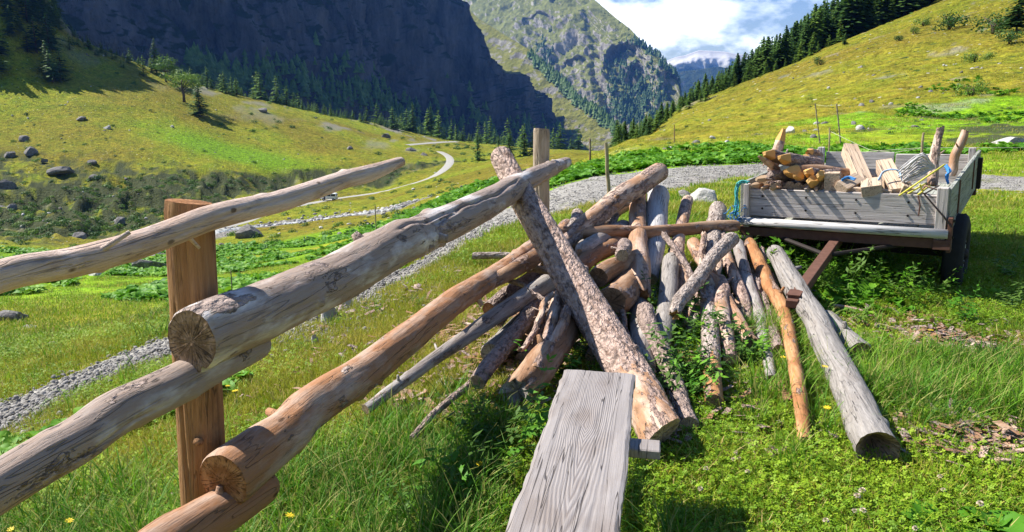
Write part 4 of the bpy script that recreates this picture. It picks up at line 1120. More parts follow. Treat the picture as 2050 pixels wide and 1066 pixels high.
def wheel(x, out):
    R0, wd = .36, .17
    w = bpy.data.objects.new('wheel', None); COL.objects.link(w); w.parent = trailer; w.location = (x, .66, -.275); w.empty_display_size = .1
    # tyre: revolved profile with lugs
    prof = [(.19, -.065), (.24, -.082), (.30, -.085), (.345, -.072), (.362, -.045), (.362, .045), (.345, .072), (.30, .085), (.24, .082), (.19, .065)]
    n = 48; v = []; f = []
    for k in range(n):
        a = 2 * math.pi * k / n
        for j, (r, xx) in enumerate(prof):
            if j in (4, 5): r += .010 * (1 if (k + (j == 5)) % 2 else -1)
            v.append((xx, r * math.cos(a), r * math.sin(a)))
    P_ = len(prof)
    for k in range(n):
        for j in range(P_):
            f.append((k * P_ + j, k * P_ + (j + 1) % P_, ((k + 1) % n) * P_ + (j + 1) % P_, ((k + 1) % n) * P_ + j))
    mesh_obj('tyre', v, f, MTYRE, w, True)
    m = MB(); m.tube([(-.06, 0, 0), (-.055, 0, 0), (.055 * out, 0, 0), (.06 * out, 0, 0)], [.195, .195, .195, .195], 32)
    m.build('rim', MRIM, w, True)
    m = MB(); m.tube([(0, 0, 0), (.075 * out, 0, 0), (.10 * out, 0, 0)], [.06, .055, .03], 16)
    for k in range(5):
        a = 2 * math.pi * k / 5; m.tube([(.06 * out, .10 * math.cos(a), .10 * math.sin(a)), (.075 * out, .10 * math.cos(a), .10 * math.sin(a))], .011, 6)
    m.build('hub', MIRON, w, True)
wheel(.035, 1); wheel(-TW - .035, -1)
for (bx_, bz_) in ((.052, .16), (.052, .02)):
    m = MB(); m.tube([(bx_ - .01, -.03, bz_), (bx_ + .008, -.03, bz_)], .013, 6); m.build('bolt_head', MIRON, trailer)
for bx_ in (-.30, -.72, -1.15, -1.55):
    m = MB(); m.tube([(bx_, .012, .18), (bx_, -.004, .18)], .010, 8); m.tube([(bx_, .012, .30), (bx_, -.004, .30)], .010, 8); m.build('bolt_head', MIRON, trailer)
m = MB(); m.box((.022, .62, .26), (.012, .045, .30), bev=.002); m.build('strap', MRUST, trailer)
m = MB(); m.box((.022, 2.05, .26), (.012, .045, .30), bev=.002); m.build('strap', MRUST, trailer)
# dangling hook and bolt on the front
m = MB(); m.tube([(-.23, -.005, .36), (-.21, -.012, .28), (-.215, -.012, .19)], .006, 6); m.build('bolt', MRUST, trailer)
m = MB(); m.tube([(-.19, -.02, .385), (-.02, -.075, .20), (.045, -.08, .115)], .008, 6); m.build('latch_rod', MIRON, trailer)
bpy.context.view_layer.update()

def TP(px, py, b):
    """point seen at a photo pixel, on the trailer's upright plane b metres behind its front board"""
    o = Ti @ Vector((0, 0, CAM_H)); dd = (Ti.to_3x3() @ ray(px, py))
    k = (b - o.y) / dd.y
    return TM @ (o + dd * k)
def TLOG(name, label, pts, mat, **kw):
    W = []; rd = []
    for (px, py, b, w) in pts:
        p = TP(px, py, b); W.append(p); rd.append(w / 2 / F * depth(p))
    return make_log(name, label, W, rd, mat, **kw)
# firewood stakes: sharpened ends with orange cut facets
def stake(label, pts, mat=W_HALF, tipc=C_ORNG, group='sharpened stakes in the trailer', name='stake', point=.30, plen=.14):
    W = [TP(a, b, c) for a, b, c, w in pts]; r = [w / 2 / F * depth(p) for p, (_, _, _, w) in zip(W, pts)]
    o = make_log(name, label, W, r, mat, cut=(tipc, C_TAN), nu=18, knots=3, cat='stake', group=group, bend=.006)
    # sharpen the first end: four axe cuts
    me = o.data; n = len(me.vertices); co = np.empty(n * 3, np.float32); me.vertices.foreach_get('co', co); co = co.reshape(-1, 3)
    R0 = r[0]; z = co[:, 2] - 0.0
    rs = random.Random(len(label) * 7)
    a0 = rs.uniform(0, 6.28)
    for k in range(4):
        a = a0 + k * math.pi / 2 + rs.uniform(-.2, .2)
        nx_, ny_ = math.cos(a), math.sin(a)
        lim = R0 * (point + (1 - point) * np.clip(z / plen, 0, 1)) * rs.uniform(.95, 1.05)
        dd = co[:, 0] * nx_ + co[:, 1] * ny_
        ov = np.where((z < plen) & (dd > lim), dd - lim, 0)
        co[:, 0] -= ov * nx_; co[:, 1] -= ov * ny_
    me.vertices.foreach_set('co', co.ravel())
    mi = np.zeros(len(me.polygons), np.int32); me.polygons.foreach_get('material_index', mi)
    for p in me.polygons:
        if mi[p.index] == 0 and sum(co[v_, 2] for v_ in p.vertices) / len(p.vertices) < plen * .8: mi[p.index] = 1
    me.polygons.foreach_set('material_index', mi); me.update()
    return o
stake('upright stake with an orange cut top at the left end of the trailer', [(1569,258,.55,17),(1556,303,.50,20),(1545,345,.45,20)], plen=.16)
stake('topmost left stake pointing up over the front board', [(1530,308,.02,24),(1600,325,.65,26)], W_BARK)
stake('stake with a broad orange point second from the top', [(1560,316,.0,24),(1640,330,.6,24)], W_BARK)
stake('pale split stake sticking out to the left of the load', [(1519,313,-.1,11),(1556,340,.25,15)], W_PEEL, C_TAN)
stake('thick long stake with a flat orange point lying across the middle', [(1572,344,.02,30),(1640,346,.35,30),(1702,350,.7,24)], W_TAN)
stake('stake at the top right of the heap by the left side board', [(1617,303,.9,16),(1640,312,1.5,16)], W_HALF)
stake('short stake just under the top right one', [(1606,316,.75,16),(1640,322,1.3,16)], W_HALF)
stake('orange stake end left of the pair under the thick stake', [(1590,352,-.02,19),(1650,360,.6,19)], W_BARK)
stake('orange stake end in the centre of the lower bunch', [(1612,346,-.02,20),(1660,350,.6,20)], W_BARK)
stake('lowest and biggest orange stake end over the front board', [(1618,363,-.05,25),(1670,362,.6,24)], W_BARK)
stake('right hand orange stake end of the lower bunch', [(1637,352,-.03,22),(1680,352,.6,22)], W_BARK)
stake('brown bark stake resting on the left end of the front board', [(1514,360,-.02,17),(1556,352,.15,20),(1585,358,.4,20)], W_BARK, C_TAN)
stake('pale stake tip under the brown bark stake', [(1504,372,-.04,13),(1560,370,.4,15)], W_TAN, C_TAN)
stake('small stake tip on the board edge in the left corner', [(1524,378,-.04,12),(1560,370,.4,13)], W_TAN, C_TAN)
stake('frayed stake end with splinters on the front board', [(1542,376,-.06,16),(1590,370,.4,15)], W_HALF, C_TAN)
stake('pale thin stake hanging low over the front board', [(1635,382,-.05,8),(1628,366,.3,9)], W_PEEL, C_TAN)
stake('round grey stake end beside the lowest orange one', [(1613,381,-.03,15),(1640,370,.5,15)], W_BGREY, C_GREY)
for k in range(7):
    px = 1530 + k * 17
    TLOG('stake', 'dark stake buried low in the load behind the front board', [(px, 372 + (k % 3) * 3, .10, 19), (px + 45, 360, 1.1, 17)], W_BARK, cat='stake', group='stakes deep in the trailer', seed=300 + k, nu=14)
# sawn timber blocks
def block(label, px, py, b, size, rot, mat=MNEW):
    p = TP(px, py, b); m = MB(); m.box((0, 0, 0), size, None, bev=.004, jit=.002)
    o = m.build('timber_block', mat); o.matrix_world = Matrix.Translation(p) @ (TM.to_3x3() @ rot.to_3x3()).to_4x4()
    tag(o, label, 'timber', 'sawn timber offcuts in the trailer'); return o
E = lambda x, y, z: Matrix.Rotation(R(z), 4, 'Z') @ Matrix.Rotation(R(y), 4, 'Y') @ Matrix.Rotation(R(x), 4, 'X')
block('timber offcut standing upright behind the front board', 1666, 366, .11, (.13, .12, .19), E(0, 0, 8))
block('small timber offcut tilted beside the upright one', 1700, 370, .16, (.12, .30, .10), E(10, 32, -12))
block('longest timber beam sloping down towards the front board', 1718, 342, .62, (.13, 1.05, .13), E(17, 8, 24))
block('timber offcut with rough orange end in the centre of the load', 1745, 374, .16, (.17, .34, .09), E(4, -8, 10), MNEW)
block('pale timber beam with a rope across it', 1784, 360, .42, (.14, .66, .13), E(16, -6, 20))
block('flat timber board lying behind the pale beam', 1764, 358, .75, (.20, .50, .06), E(8, 4, 35))
block('short timber wedge right of the pale beam', 1812, 377, .24, (.09, .30, .09), E(4, 20, 14))
block('timber board low behind the front board', 1742, 384, .10, (.36, .08, .06), E(0, 3, 0))
# upright poles at the right end
TLOG('pole', 'pole with ringed bark standing at the right end of the trailer', [(1866,372,.5,20),(1868,330,.62,19),(1874,290,.70,15),(1883,258,.74,14)], W_HALF, cut=(C_TAN, C_TAN), seed=401, knots=5, cat='pole', ends=('cut', 'split'))
TLOG('pole', 'smooth tan pole leaning over the right side board', [(1902,352,1.0,18),(1916,305,1.05,18),(1932,262,1.1,15)], W_PEEL, cut=(C_TAN, C_TAN), seed=402, knots=2, cat='pole')
# mop head of grey cord
MCORD = plain('grey_cord', (.50, .48, .46), .9, 0, .35, 40)
m = MB(); rs = random.Random(9)
for k in range(46):
    a = rs.uniform(-1, 1); bq = rs.uniform(-1, 1)
    p0 = TP(1868 + 4 * bq, 336 + 4 * a, .45); p2 = TP(1804 + rs.uniform(-8, 18), 350 + a * 14 + rs.uniform(-4, 10), .28 + .12 * bq)
    p1 = (p0 + p2) / 2 + Vector((0, 0, .055 - .03 * a)) + Vector((0, bq * .05, -a * .03))
    m.tube(catmull([p0, p1, p2], 9), .0058, 5)
o = m.build('mop_head', MCORD, None, True); tag(o, 'bundle of grey cord strands hanging on the ringed pole', 'cord')
# yellow lath sticks and cords
MYEL = plain('yellow_lath', (.62, .56, .08), .7, 0, .2)
MBLU = plain('blue_cord', (.05, .22, .50), .8, 0, .3, 30)
MTEAL = plain('turquoise_cord', (.08, .42, .40), .85, 0, .35, 30)
for k, (a, b, c, d, lab) in enumerate([(1800,392,1891,330,'long yellow lath leaning up against the pole'), (1818,388,1856,366,'short yellow lath in front of the cord bundle'), (1838,390,1862,372,'middle yellow lath beside the ringed pole'), (1842,370,1850,396,'yellow lath end poking over the front board')]):
    m = MB(); m.tube([TP(a, b, -.02), TP(c, d, .25)], .008, 6); o = m.build('lath', MYEL, None, True); tag(o, lab, 'lath', 'yellow laths in the trailer')
for k, (a, b, c, d) in enumerate([(1812,385,1880,392), (1850,372,1900,388), (1845,392,1880,372), (1862,360,1838,392)]):
    m = MB(); m.tube([TP(a, b, .03 + .03 * k), TP(c, d, .16)], .007, 6); o = m.build('twig', [W_BARK, W_TAN][k % 2], None, True); tag(o, 'dry twig among the yellow laths', 'twig', 'twigs in the trailer')
def cord(label, pts, mat, r=.007, strands=3, spread=.008, name='cord'):
    m = MB(); rs = random.Random(len(label))
    for s in range(strands):
        P_ = [p + Vector((rs.gauss(0, spread), rs.gauss(0, spread), rs.gauss(0, spread))) for p in pts]
        m.tube(catmull(P_, len(P_) * 6), r, 5)
    o = m.build(name, mat, None, True); tag(o, label, 'rope')
cord('pale blue cord looped over the pale beam', [TP(1760,362,.14), TP(1768,345,.2), TP(1785,340,.24), TP(1800,345,.25), TP(1806,362,.2)], plain('pale_blue_cord', (.30, .42, .55), .85), .006, 3, .005)
cord('blue cord tied over the small tilted timber offcut', [TP(1686,362,.05), TP(1696,355,.12), TP(1710,360,.10)], MBLU, .007, 4, .006)
cord('bright blue cord wound down the inner right corner', [TP(1893,332,.55), TP(1898,345,.5), TP(1894,356,.45), TP(1900,366,.42)], MBLU, .008, 4, .008)
cord('turquoise and blue rope hanging on the left corner of the trailer', [TP(1496,364,-.05), TP(1480,364,-.08), TP(1474,385,-.08), TP(1475,410,-.08), TP(1471,432,-.08)], MTEAL, .006, 8, .012)
m = MB(); rs = random.Random(3)
for k in range(60):
    p = TP(1472 + rs.gauss(0, 8), 433 + rs.gauss(0, 8), -.09 + rs.gauss(0, .03)); q_ = p + Vector((rs.gauss(0, .03), rs.gauss(0, .02), rs.gauss(0, .03)))
    m.tube([p, (p + q_) / 2 + Vector((0, 0, .01)), q_], .004, 4)
o = m.build('rope_knot', MBLU, None, True); tag(o, 'frayed blue rope end below the left corner of the trailer', 'rope')
# ------------------------------------------------------------------ vegetation
def leafmat(name, stops, patch=None, trans=.35, rough=.6, scale=.7, rv=.36, dryc=None):
    t = NT(name)
    P = t.coord('World')
    r = t.rand()
    n = t.noise(P, scale, 4, .6)
    f = t.math('ADD', t.math('MULTIPLY', t.math('SUBTRACT', n, .5), 2.2), t.math('ADD', .5, t.math('MULTIPLY', t.math('SUBTRACT', r, .5), rv * 2)), True)
    c = t.ramp(f, stops)
    if dryc:
        geo = t.n('NewGeometry').outputs['Random Per Island']
        c = t.mix(t.ramp(geo, [(.80, 0), (.84, 1)]), c, dryc)
    return t.done(c, rough, trans=trans, spec=.25)
M_BLADE = leafmat('grass_blade', [(0, (.09, .20, .008)), (.5, (.17, .32, .012)), (1, (.30, .42, .025))], dryc=(.42, .38, .09))
M_BLADE_Y = leafmat('grass_blade_sunburnt', [(0, (.22, .29, .014)), (.5, (.36, .38, .03)), (1, (.50, .44, .08))], dryc=(.55, .42, .15))
M_TALL = leafmat('long_grass_blade', [(0, (.05, .15, .010)), (.5, (.10, .26, .014)), (1, (.20, .36, .02))], dryc=(.34, .34, .09))
M_CLOV = leafmat('clover_leaf', [(0, (.11, .22, .008)), (.5, (.20, .34, .012)), (1, (.34, .46, .025))], trans=.3)
M_DOCK = leafmat('dock_leaf', [(0, (.06, .19, .008)), (.5, (.11, .29, .014)), (1, (.20, .38, .022))], trans=.3)
M_WEED = leafmat('weed_leaf', [(0, (.035, .09, .010)), (.5, (.07, .15, .018)), (1, (.12, .20, .03))], trans=.3)

def blades(n, rad, h0, h1, w, lean, rs, seg=3):
    v = []; f = []
    for _ in range(n):
        a = rs.uniform(0, 2 * np.pi); r = rad * math.sqrt(rs.uniform())
        bx, by = r * math.cos(a), r * math.sin(a)
        h = rs.uniform(h0, h1); ln = rs.uniform(.1, 1) * lean * h; da = a + rs.normal(0, .9)
        dx, dy = math.cos(da), math.sin(da); sx, sy = -dy, dx
        tw = rs.uniform(-.6, .6); sx, sy = sx * math.cos(tw) + dx * math.sin(tw), sy * math.cos(tw) + dy * math.sin(tw)
        ww = w * rs.uniform(.6, 1.2); b = len(v)
        for k in range(seg + 1):
            t = k / seg
            hh = h * (t - .28 * lean * t * t); o = ln * t * t
            wd = ww * (1 - t ** 1.6) * .5 + .0004
            v.append((bx + dx * o - sx * wd, by + dy * o - sy * wd, hh)); v.append((bx + dx * o + sx * wd, by + dy * o + sy * wd, hh))
            if k: f.append((b + 2 * k - 2, b + 2 * k - 1, b + 2 * k + 1, b + 2 * k))
    return v, f
def clover(n, rad, h, s, rs):
    v = []; f = []
    for _ in range(n):
        a = rs.uniform(0, 2 * np.pi); r = rad * math.sqrt(rs.uniform()); z = h * rs.uniform(.25, 1)
        cx, cy = r * math.cos(a), r * math.sin(a); a0 = rs.uniform(0, 6.28)
        tx, ty = rs.normal(0, .35), rs.normal(0, .35)
        for k in range(3):
            aa = a0 + k * 2.094; ss = s * rs.uniform(.7, 1.2); b = len(v)
            for (rr, dd) in ((0, 0), (.75, .55), (1.05, 0), (.75, -.55)):
                x = cx + ss * rr * math.cos(aa + dd); y = cy + ss * rr * math.sin(aa + dd)
                v.append((x, y, z + (x - cx) * tx + (y - cy) * ty))
            f.append((b, b + 3, b + 2, b + 1))
    return v, f
def broad(n, rs, L0, L1, W, h, wave=.12):
    """rosette of broad dock-like leaves"""
    v = []; f = []
    for k in range(n):
        a = rs.uniform(0, 6.28); L = rs.uniform(L0, L1); w = W * L * rs.uniform(.8, 1.2); up = rs.uniform(.35, 1.0) * h
        b = len(v); ns = 5
        rx, ry = rs.normal(0, L * .25, 2)
        for j in range(ns + 1):
            t = j / ns
            wd = w * .5 * math.sin(math.pi * min(1, t * .93 + .06)) ** .8
            x = L * (t * .9); z = up * (1.9 * t - 1.25 * t * t) + .01
            for sgn in (-1, 0, 1):
                yy = sgn * wd; zz = z + (abs(sgn) * wd * .35) + rs.normal(0, wave * .1 * L)
                v.append((rx + x * math.cos(a) - yy * math.sin(a), ry + x * math.sin(a) + yy * math.cos(a), zz))
        for j in range(ns):
            for c_ in range(2):
                q = b + j * 3 + c_; f.append((q, q + 3, q + 4, q + 1))
    return v, f
def sprig(n, rs, H_, s):
    """leafy weed with upright stems"""
    v = []; f = []
    for k in range(n):
        bx, by = rs.normal(0, .05, 2); lx, ly = rs.normal(0, .12, 2); hh = H_ * rs.uniform(.5, 1)
        for j in range(14):
            t = rs.uniform(.15, 1); cx, cy, cz = bx + lx * t, by + ly * t, hh * t
            a = rs.uniform(0, 6.28); L = s * rs.uniform(.6, 1.3); w = L * .42; dz = rs.uniform(-.3, .5)
            b = len(v)
            for (x, y) in ((0, 0), (.5, -.5), (1, 0), (.5, .5)):
                X = L * x; Y = w * y
                v.append((cx + X * math.cos(a) - Y * math.sin(a), cy + X * math.sin(a) + Y * math.cos(a), cz + X * dz))
            f.append((b, b + 1, b + 2, b + 3))
        b = len(v)
        for t in (0, 1):
            v += [(bx + lx * t - .0015, by + ly * t, hh * t), (bx + lx * t + .0015, by + ly * t, hh * t)]
        f.append((b, b + 1, b + 3, b + 2))
    return v, f
def variants(name, maker, mats, n):
    c = bpy.data.collections.new(name + '_kinds')
    for k in range(n):
        rs = np.random.default_rng(100 + k * 7 + len(name))
        v, f = maker(rs, k)
        o = mesh_obj('%s_kind_%d' % (name, k), v, f, mats[k % len(mats)], None, True, link=False)
        c.objects.link(o)
    return c
def scatter(name, coll, pos, scl, nk, rs, tilt=.12, kinds=None, kind='stuff', zscale=None):
    """one object carrying points; geometry nodes put a tuft on each"""
    n = len(pos)
    me = bpy.data.meshes.new(name)
    me.vertices.add(n); me.vertices.foreach_set('co', np.ascontiguousarray(pos, np.float32).ravel())
    rot = np.stack([rs.normal(0, tilt, n), rs.normal(0, tilt, n), rs.uniform(0, 6.283, n)], -1)
    a = me.attributes.new('rot', 'FLOAT_VECTOR', 'POINT'); a.data.foreach_set('vector', rot.astype(np.float32).ravel())
    sc = np.stack([scl, scl, scl * (zscale if zscale is not None else rs.uniform(.75, 1.3, n))], -1)
    a = me.attributes.new('scl', 'FLOAT_VECTOR', 'POINT'); a.data.foreach_set('vector', sc.astype(np.float32).ravel())
    a = me.attributes.new('kid', 'INT', 'POINT'); a.data.foreach_set('value', (rs.integers(0, nk, n) if kinds is None else kinds).astype(np.int32))
    o = bpy.data.objects.new(name, me); COL.objects.link(o)
    g = bpy.data.node_groups.new(name + '_scatter', 'GeometryNodeTree')
    g.interface.new_socket('Geometry', in_out='INPUT', socket_type='NodeSocketGeometry')
    g.interface.new_socket('Geometry', in_out='OUTPUT', socket_type='NodeSocketGeometry')
    N = g.nodes; Lk = g.links
    gi = N.new('NodeGroupInput'); go = N.new('NodeGroupOutput')
    m2p = N.new('GeometryNodeMeshToPoints'); ci = N.new('GeometryNodeCollectionInfo'); iop = N.new('GeometryNodeInstanceOnPoints')
    ci.inputs['Collection'].default_value = coll; ci.inputs['Separate Children'].default_value = True; ci.inputs['Reset Children'].default_value = True
    iop.inputs['Pick Instance'].default_value = True
    def na(nm, ty):
        x = N.new('GeometryNodeInputNamedAttribute'); x.data_type = ty; x.inputs['Name'].default_value = nm
        return x.outputs['Attribute']
    Lk.new(gi.outputs[0], m2p.inputs['Mesh']); Lk.new(m2p.outputs[0], iop.inputs['Points']); Lk.new(ci.outputs[0], iop.inputs['Instance'])
    Lk.new(na('kid', 'INT'), iop.inputs['Instance Index']); Lk.new(na('rot', 'FLOAT_VECTOR'), iop.inputs['Rotation']); Lk.new(na('scl', 'FLOAT_VECTOR'), iop.inputs['Scale'])
    Lk.new(iop.outputs[0], go.inputs[0])
    md = o.modifiers.new('tufts', 'NODES'); md.node_group = g
    tag(o, kind=kind)
    return o
rs = np.random.default_rng(77)
K_TALL = variants('tall_grass', lambda r, k: blades(34, .09, .10, .26, .0065, .9, r, 4), [M_TALL], 5)
K_SHORT = variants('short_grass', lambda r, k: blades(46, .13, .022, .065, .0045, .8, r, 2), [M_BLADE, M_BLADE_Y, M_BLADE], 6)
K_DRY = variants('dry_grass', lambda r, k: blades(38, .13, .03, .10, .0045, .9, r, 2), [M_BLADE_Y], 4)
K_CLOV = variants('clover', lambda r, k: clover(34, .13, .05, .009, r), [M_CLOV], 4)
K_DOCK = variants('dock', lambda r, k: broad(9, r, .14, .30, .55, .16), [M_DOCK], 5)
K_WEED = variants('weed', lambda r, k: sprig(7, r, .32, .05), [M_WEED, M_DOCK], 4)
K_MIDG = variants('turf', lambda r, k: blades(28, .30, .035, .10, .012, .9, r, 2), [M_BLADE, M_BLADE_Y, M_BLADE_Y], 6)

def cand(n, y0, y1, umax=.80, power=1.0):
    """candidate spots, thinner with distance"""
    t = rs.uniform(0, 1, n)
    y = (y0 ** (1 - power) + t * (y1 ** (1 - power) - y0 ** (1 - power))) ** (1 / (1 - power)) if power != 1 else y0 * (y1 / y0) ** t
    x = rs.uniform(-umax, umax, n) * y
    return x, y
def keep_all(x, y):
    dP = pdist(x, y, PATH); w = pathw(np.stack([x, y], -1))
    return dP, w
bx0, by0 = org.x, org.y
def near_pool(n, y0, y1):
    y = rs.uniform(y0 ** 2, y1 ** 2, n) ** .5; x = rs.uniform(-1.0, 1.08, n) * y
    return x, y
def patchy(x, y):
    n1 = fbm(x / 1.1, y / 1.1, 0, 3, 201); n2 = fbm(x / .45, y / .45, 0, 3, 202)
    long_ = sstep(-.05, .35, n1)
    # lush long grass by the fence foot and left of the bench; right of the big log
    L1 = np.exp(-(((x + .45) / .75) ** 2 + ((y - 2.9) / .9) ** 2)); L2 = np.exp(-(((x - 2.6) / .9) ** 2 + ((y - 4.1) / .7) ** 2)); L3 = np.exp(-(((x - 1.9) / .35) ** 2 + ((y - 5.0) / .8) ** 2)); L4 = np.exp(-(((x + 1.9) / .9) ** 2 + ((y - 3.0) / .7) ** 2))
    tall = np.clip(L1 * 1.2 + L2 * 1.3 + L3 + L4 * .8 + .10 * long_, 0, 1)
    worn = np.clip(1.6 * np.exp(-(((x + .9) / 1.5) ** 2 + ((y - 6.2) / 2.2) ** 2)) + .8 * np.exp(-(((x - 3.2) / 1.0) ** 2 + ((y - 4.8) / .7) ** 2)) + .5 * (y > 7) * sstep(-.1, .3, n1), 0, 1)
    return n1, n2, tall, worn
def bare(x, y):
    m = np.zeros_like(x)
    for (cx, cy, rx, ry) in ((3.15, 4.95, .35, .3), (2.42, 3.4, .34, .16), (3.0, 5.3, .4, .15)):
        m = np.maximum(m, (np.hypot((x - cx) / rx, (y - cy) / ry) < .85))
    return m
def fence_side(x, y): return x < (-.94 + .254 * (y - 2.2))
# --- short turf, near
x, y = near_pool(68000, 1.5, 12.5)
n1, n2, tall, worn = patchy(x, y); dP, w = keep_all(x, y)
ok = (dP > w * 1.15 + .08 + .25 * np.abs(n2)) & (bare(x, y) < .5) & (rs.uniform(size=len(x)) < np.clip(1.25 - y / 14, .3, 1))
xs_, ys_, wn = x[ok], y[ok], worn[ok]
drymask = rs.uniform(size=len(xs_)) < np.clip(wn * 1.2 + .10 + .5 * (fence_side(xs_, ys_)) + .25 * sstep(6, 10, ys_), 0, .9)
P3 = np.stack([xs_, ys_, H(xs_, ys_) - .005], -1)
scatter('short_grass', K_SHORT, P3[~drymask], rs.uniform(.8, 1.4, (~drymask).sum()), 6, rs)
scatter('dry_grass', K_DRY, P3[drymask], rs.uniform(.7, 1.2, drymask.sum()), 4, rs)
# --- clover carpet
x, y = near_pool(52000, 1.5, 11)
n1, n2, tall, worn = patchy(x, y); dP, w = keep_all(x, y)
ok = (dP > w * 1.2 + .15) & (bare(x, y) < .5) & (rs.uniform(size=len(x)) < np.clip(.5 + n2 * 1.2 - worn * .6 + .35 * (x > .3), 0, 1))
scatter('clover', K_CLOV, np.stack([x[ok], y[ok], H(x[ok], y[ok])], -1), rs.uniform(.8, 1.5, ok.sum()), 4, rs)
# --- tall tufts
x, y = near_pool(19000, 1.5, 9)
n1, n2, tall, worn = patchy(x, y); dP, w = keep_all(x, y)
ok = (dP > w * 1.3 + .2) & (bare(x, y) < .5) & (rs.uniform(size=len(x)) < tall ** 1.6) & ~((np.abs(x - (mid_f.x - .14)) < .30) & (y < 3.5) & (y > 1.2))
scatter('tall_grass', K_TALL, np.stack([x[ok], y[ok], H(x[ok], y[ok])], -1), rs.uniform(.6, 1.15, ok.sum()), 5, rs)
# --- bark chips and litter on the ground round the pile
def chips(r, k):
    v = []; f = []
    for _ in range(14):
        c = r.uniform(-.12, .12, 2); a = r.uniform(0, 6.28); L = r.uniform(.008, .035); w = L * r.uniform(.2, .5); z = r.uniform(.004, .03); tl = r.normal(0, .3); b = len(v)
        for (p, q_) in ((-1, -1), (1, -.8), (.9, 1), (-.8, .9)):
            X = L * p; Y = w * q_; v.append((c[0] + X * math.cos(a) - Y * math.sin(a), c[1] + X * math.sin(a) + Y * math.cos(a), z + X * tl))
        f.append((b, b + 1, b + 2, b + 3))
    return v, f
K_CHIP = variants('bark_chips', chips, [W_TAN, W_BARK, W_HALF], 3)
x = np.concatenate([rs.normal(.7, .9, 700), rs.normal(3.0, .6, 160), rs.normal(2.42, .22, 120)]); y = np.concatenate([rs.normal(5.0, .9, 700), rs.normal(5.2, .4, 160), rs.normal(3.42, .09, 120)])
ok = y > 3.3
scatter('bark_litter', K_CHIP, np.stack([x[ok], y[ok], H(x[ok], y[ok]) + .01], -1), rs.uniform(.7, 1.6, ok.sum()), 3, rs)
# --- weeds in and under the pile, dock under the trailer
wx, wy = [], []
for (cx, cy, rx, ry, n) in ((1.35, 5.0, .25, .5, 16), (.25, 4.3, .2, .4, 5), (-.1, 3.4, .3, .3, 14), (3.0, 6.7, .9, .7, 90), (1.05, 5.5, .15, .5, 8), (2.3, 7.0, .5, .4, 30), (1.02, 4.25, .10, .25, 12)):
    wx += list(rs.normal(cx, rx * .6, n)); wy += list(rs.normal(cy, ry * .6, n))
wx = np.array(wx); wy = np.array(wy)
scatter('weeds', K_WEED, np.stack([wx, wy, H(wx, wy)], -1), rs.uniform(.6, 1.25, len(wx)), 4, rs, .25)
dx_, dy_ = [], []
for (cx, cy, rx, ry, n) in ((2.75, 6.1, .7, .45, 60), (3.3, 7.0, .9, .8, 70), (1.78, 2.62, .22, .1, 12), (-.15, 3.5, .3, .3, 14), (1.3, 4.9, .3, .5, 14)):
    dx_ += list(rs.normal(cx, rx * .6, n)); dy_ += list(rs.normal(cy, ry * .6, n))
# left bank below the lower track
k = 230; tx_ = rs.uniform(-3.4, -1.95, k); ty_ = 4.3 + (tx_ + 3.3) * .45 + rs.normal(0, .13, k)
dx_ += list(tx_); dy_ += list(ty_)
dx_ = np.array(dx_); dy_ = np.array(dy_)
scatter('dock_plants', K_DOCK, np.stack([dx_, dy_, H(dx_, dy_)], -1), rs.uniform(.3, .7, len(dx_)), 5, rs, .2)
# --- middle distance turf
x, y = cand(78000, 8, 75, 1.0, 1.35)
n1 = fbm(x / 4, y / 4, 0, 4, 210); dP, w = keep_all(x, y)
hill = (x > .1 * y) & (y > 27)
ok = (dP > w * 1.25 + .2 + .4 * np.abs(n1)) & (rs.uniform(size=len(x)) < np.clip(.65 + n1 - .35 * hill, .1, 1))
kk = np.where((rs.uniform(size=len(x)) < .35 + .5 * n1 + .35 * hill), rs.choice([1, 2, 4, 5], len(x)), rs.choice([0, 3], len(x)))
scatter('meadow_grass', K_MIDG, np.stack([x[ok], y[ok], H(x[ok], y[ok]) - .02], -1), (rs.uniform(.6, 1.3, len(x)) * (1 + y / 60) * .8)[ok], 6, rs, kinds=kk[ok])
# --- belts of broad leaves: beyond the path on the right, and on the slope at the left
x, y = cand(60000, 12, 110, .78, 1.2)
px_, py_ = proj(x, y, H(x, y)); n1 = fbm(x / 3.5, y / 3.5, 0, 3, 220); n2 = fbm(x / 9, y / 9, 0, 3, 221); dP, w = keep_all(x, y)
u = x / y
right = (u > .04) & (y > 17.5) & (y < np.interp(u, [.04, .12, .3, .42, .47, .55, .7], [33, 33, 31, 26, 36, 60, 60])) & (n1 + .35 * n2 > np.interp(u, [.1, .3, .42, .5, .7], [-.45, -.35, .1, .22, .25]))
left = (u < .0) & (y > 13) & (y < 105) & (n2 * 1.1 + n1 * .5 > .0)
ok = (right | left) & (dP > w * 1.3 + .3)
sc = rs.uniform(.35, 1.25, len(x)) * np.where(x > 0, 1.0, 1.05 + y / 70)
scatter('broad_leaf_plants', K_DOCK, np.stack([x[ok], y[ok], H(x[ok], y[ok])], -1), sc[ok], 5, rs, .2)
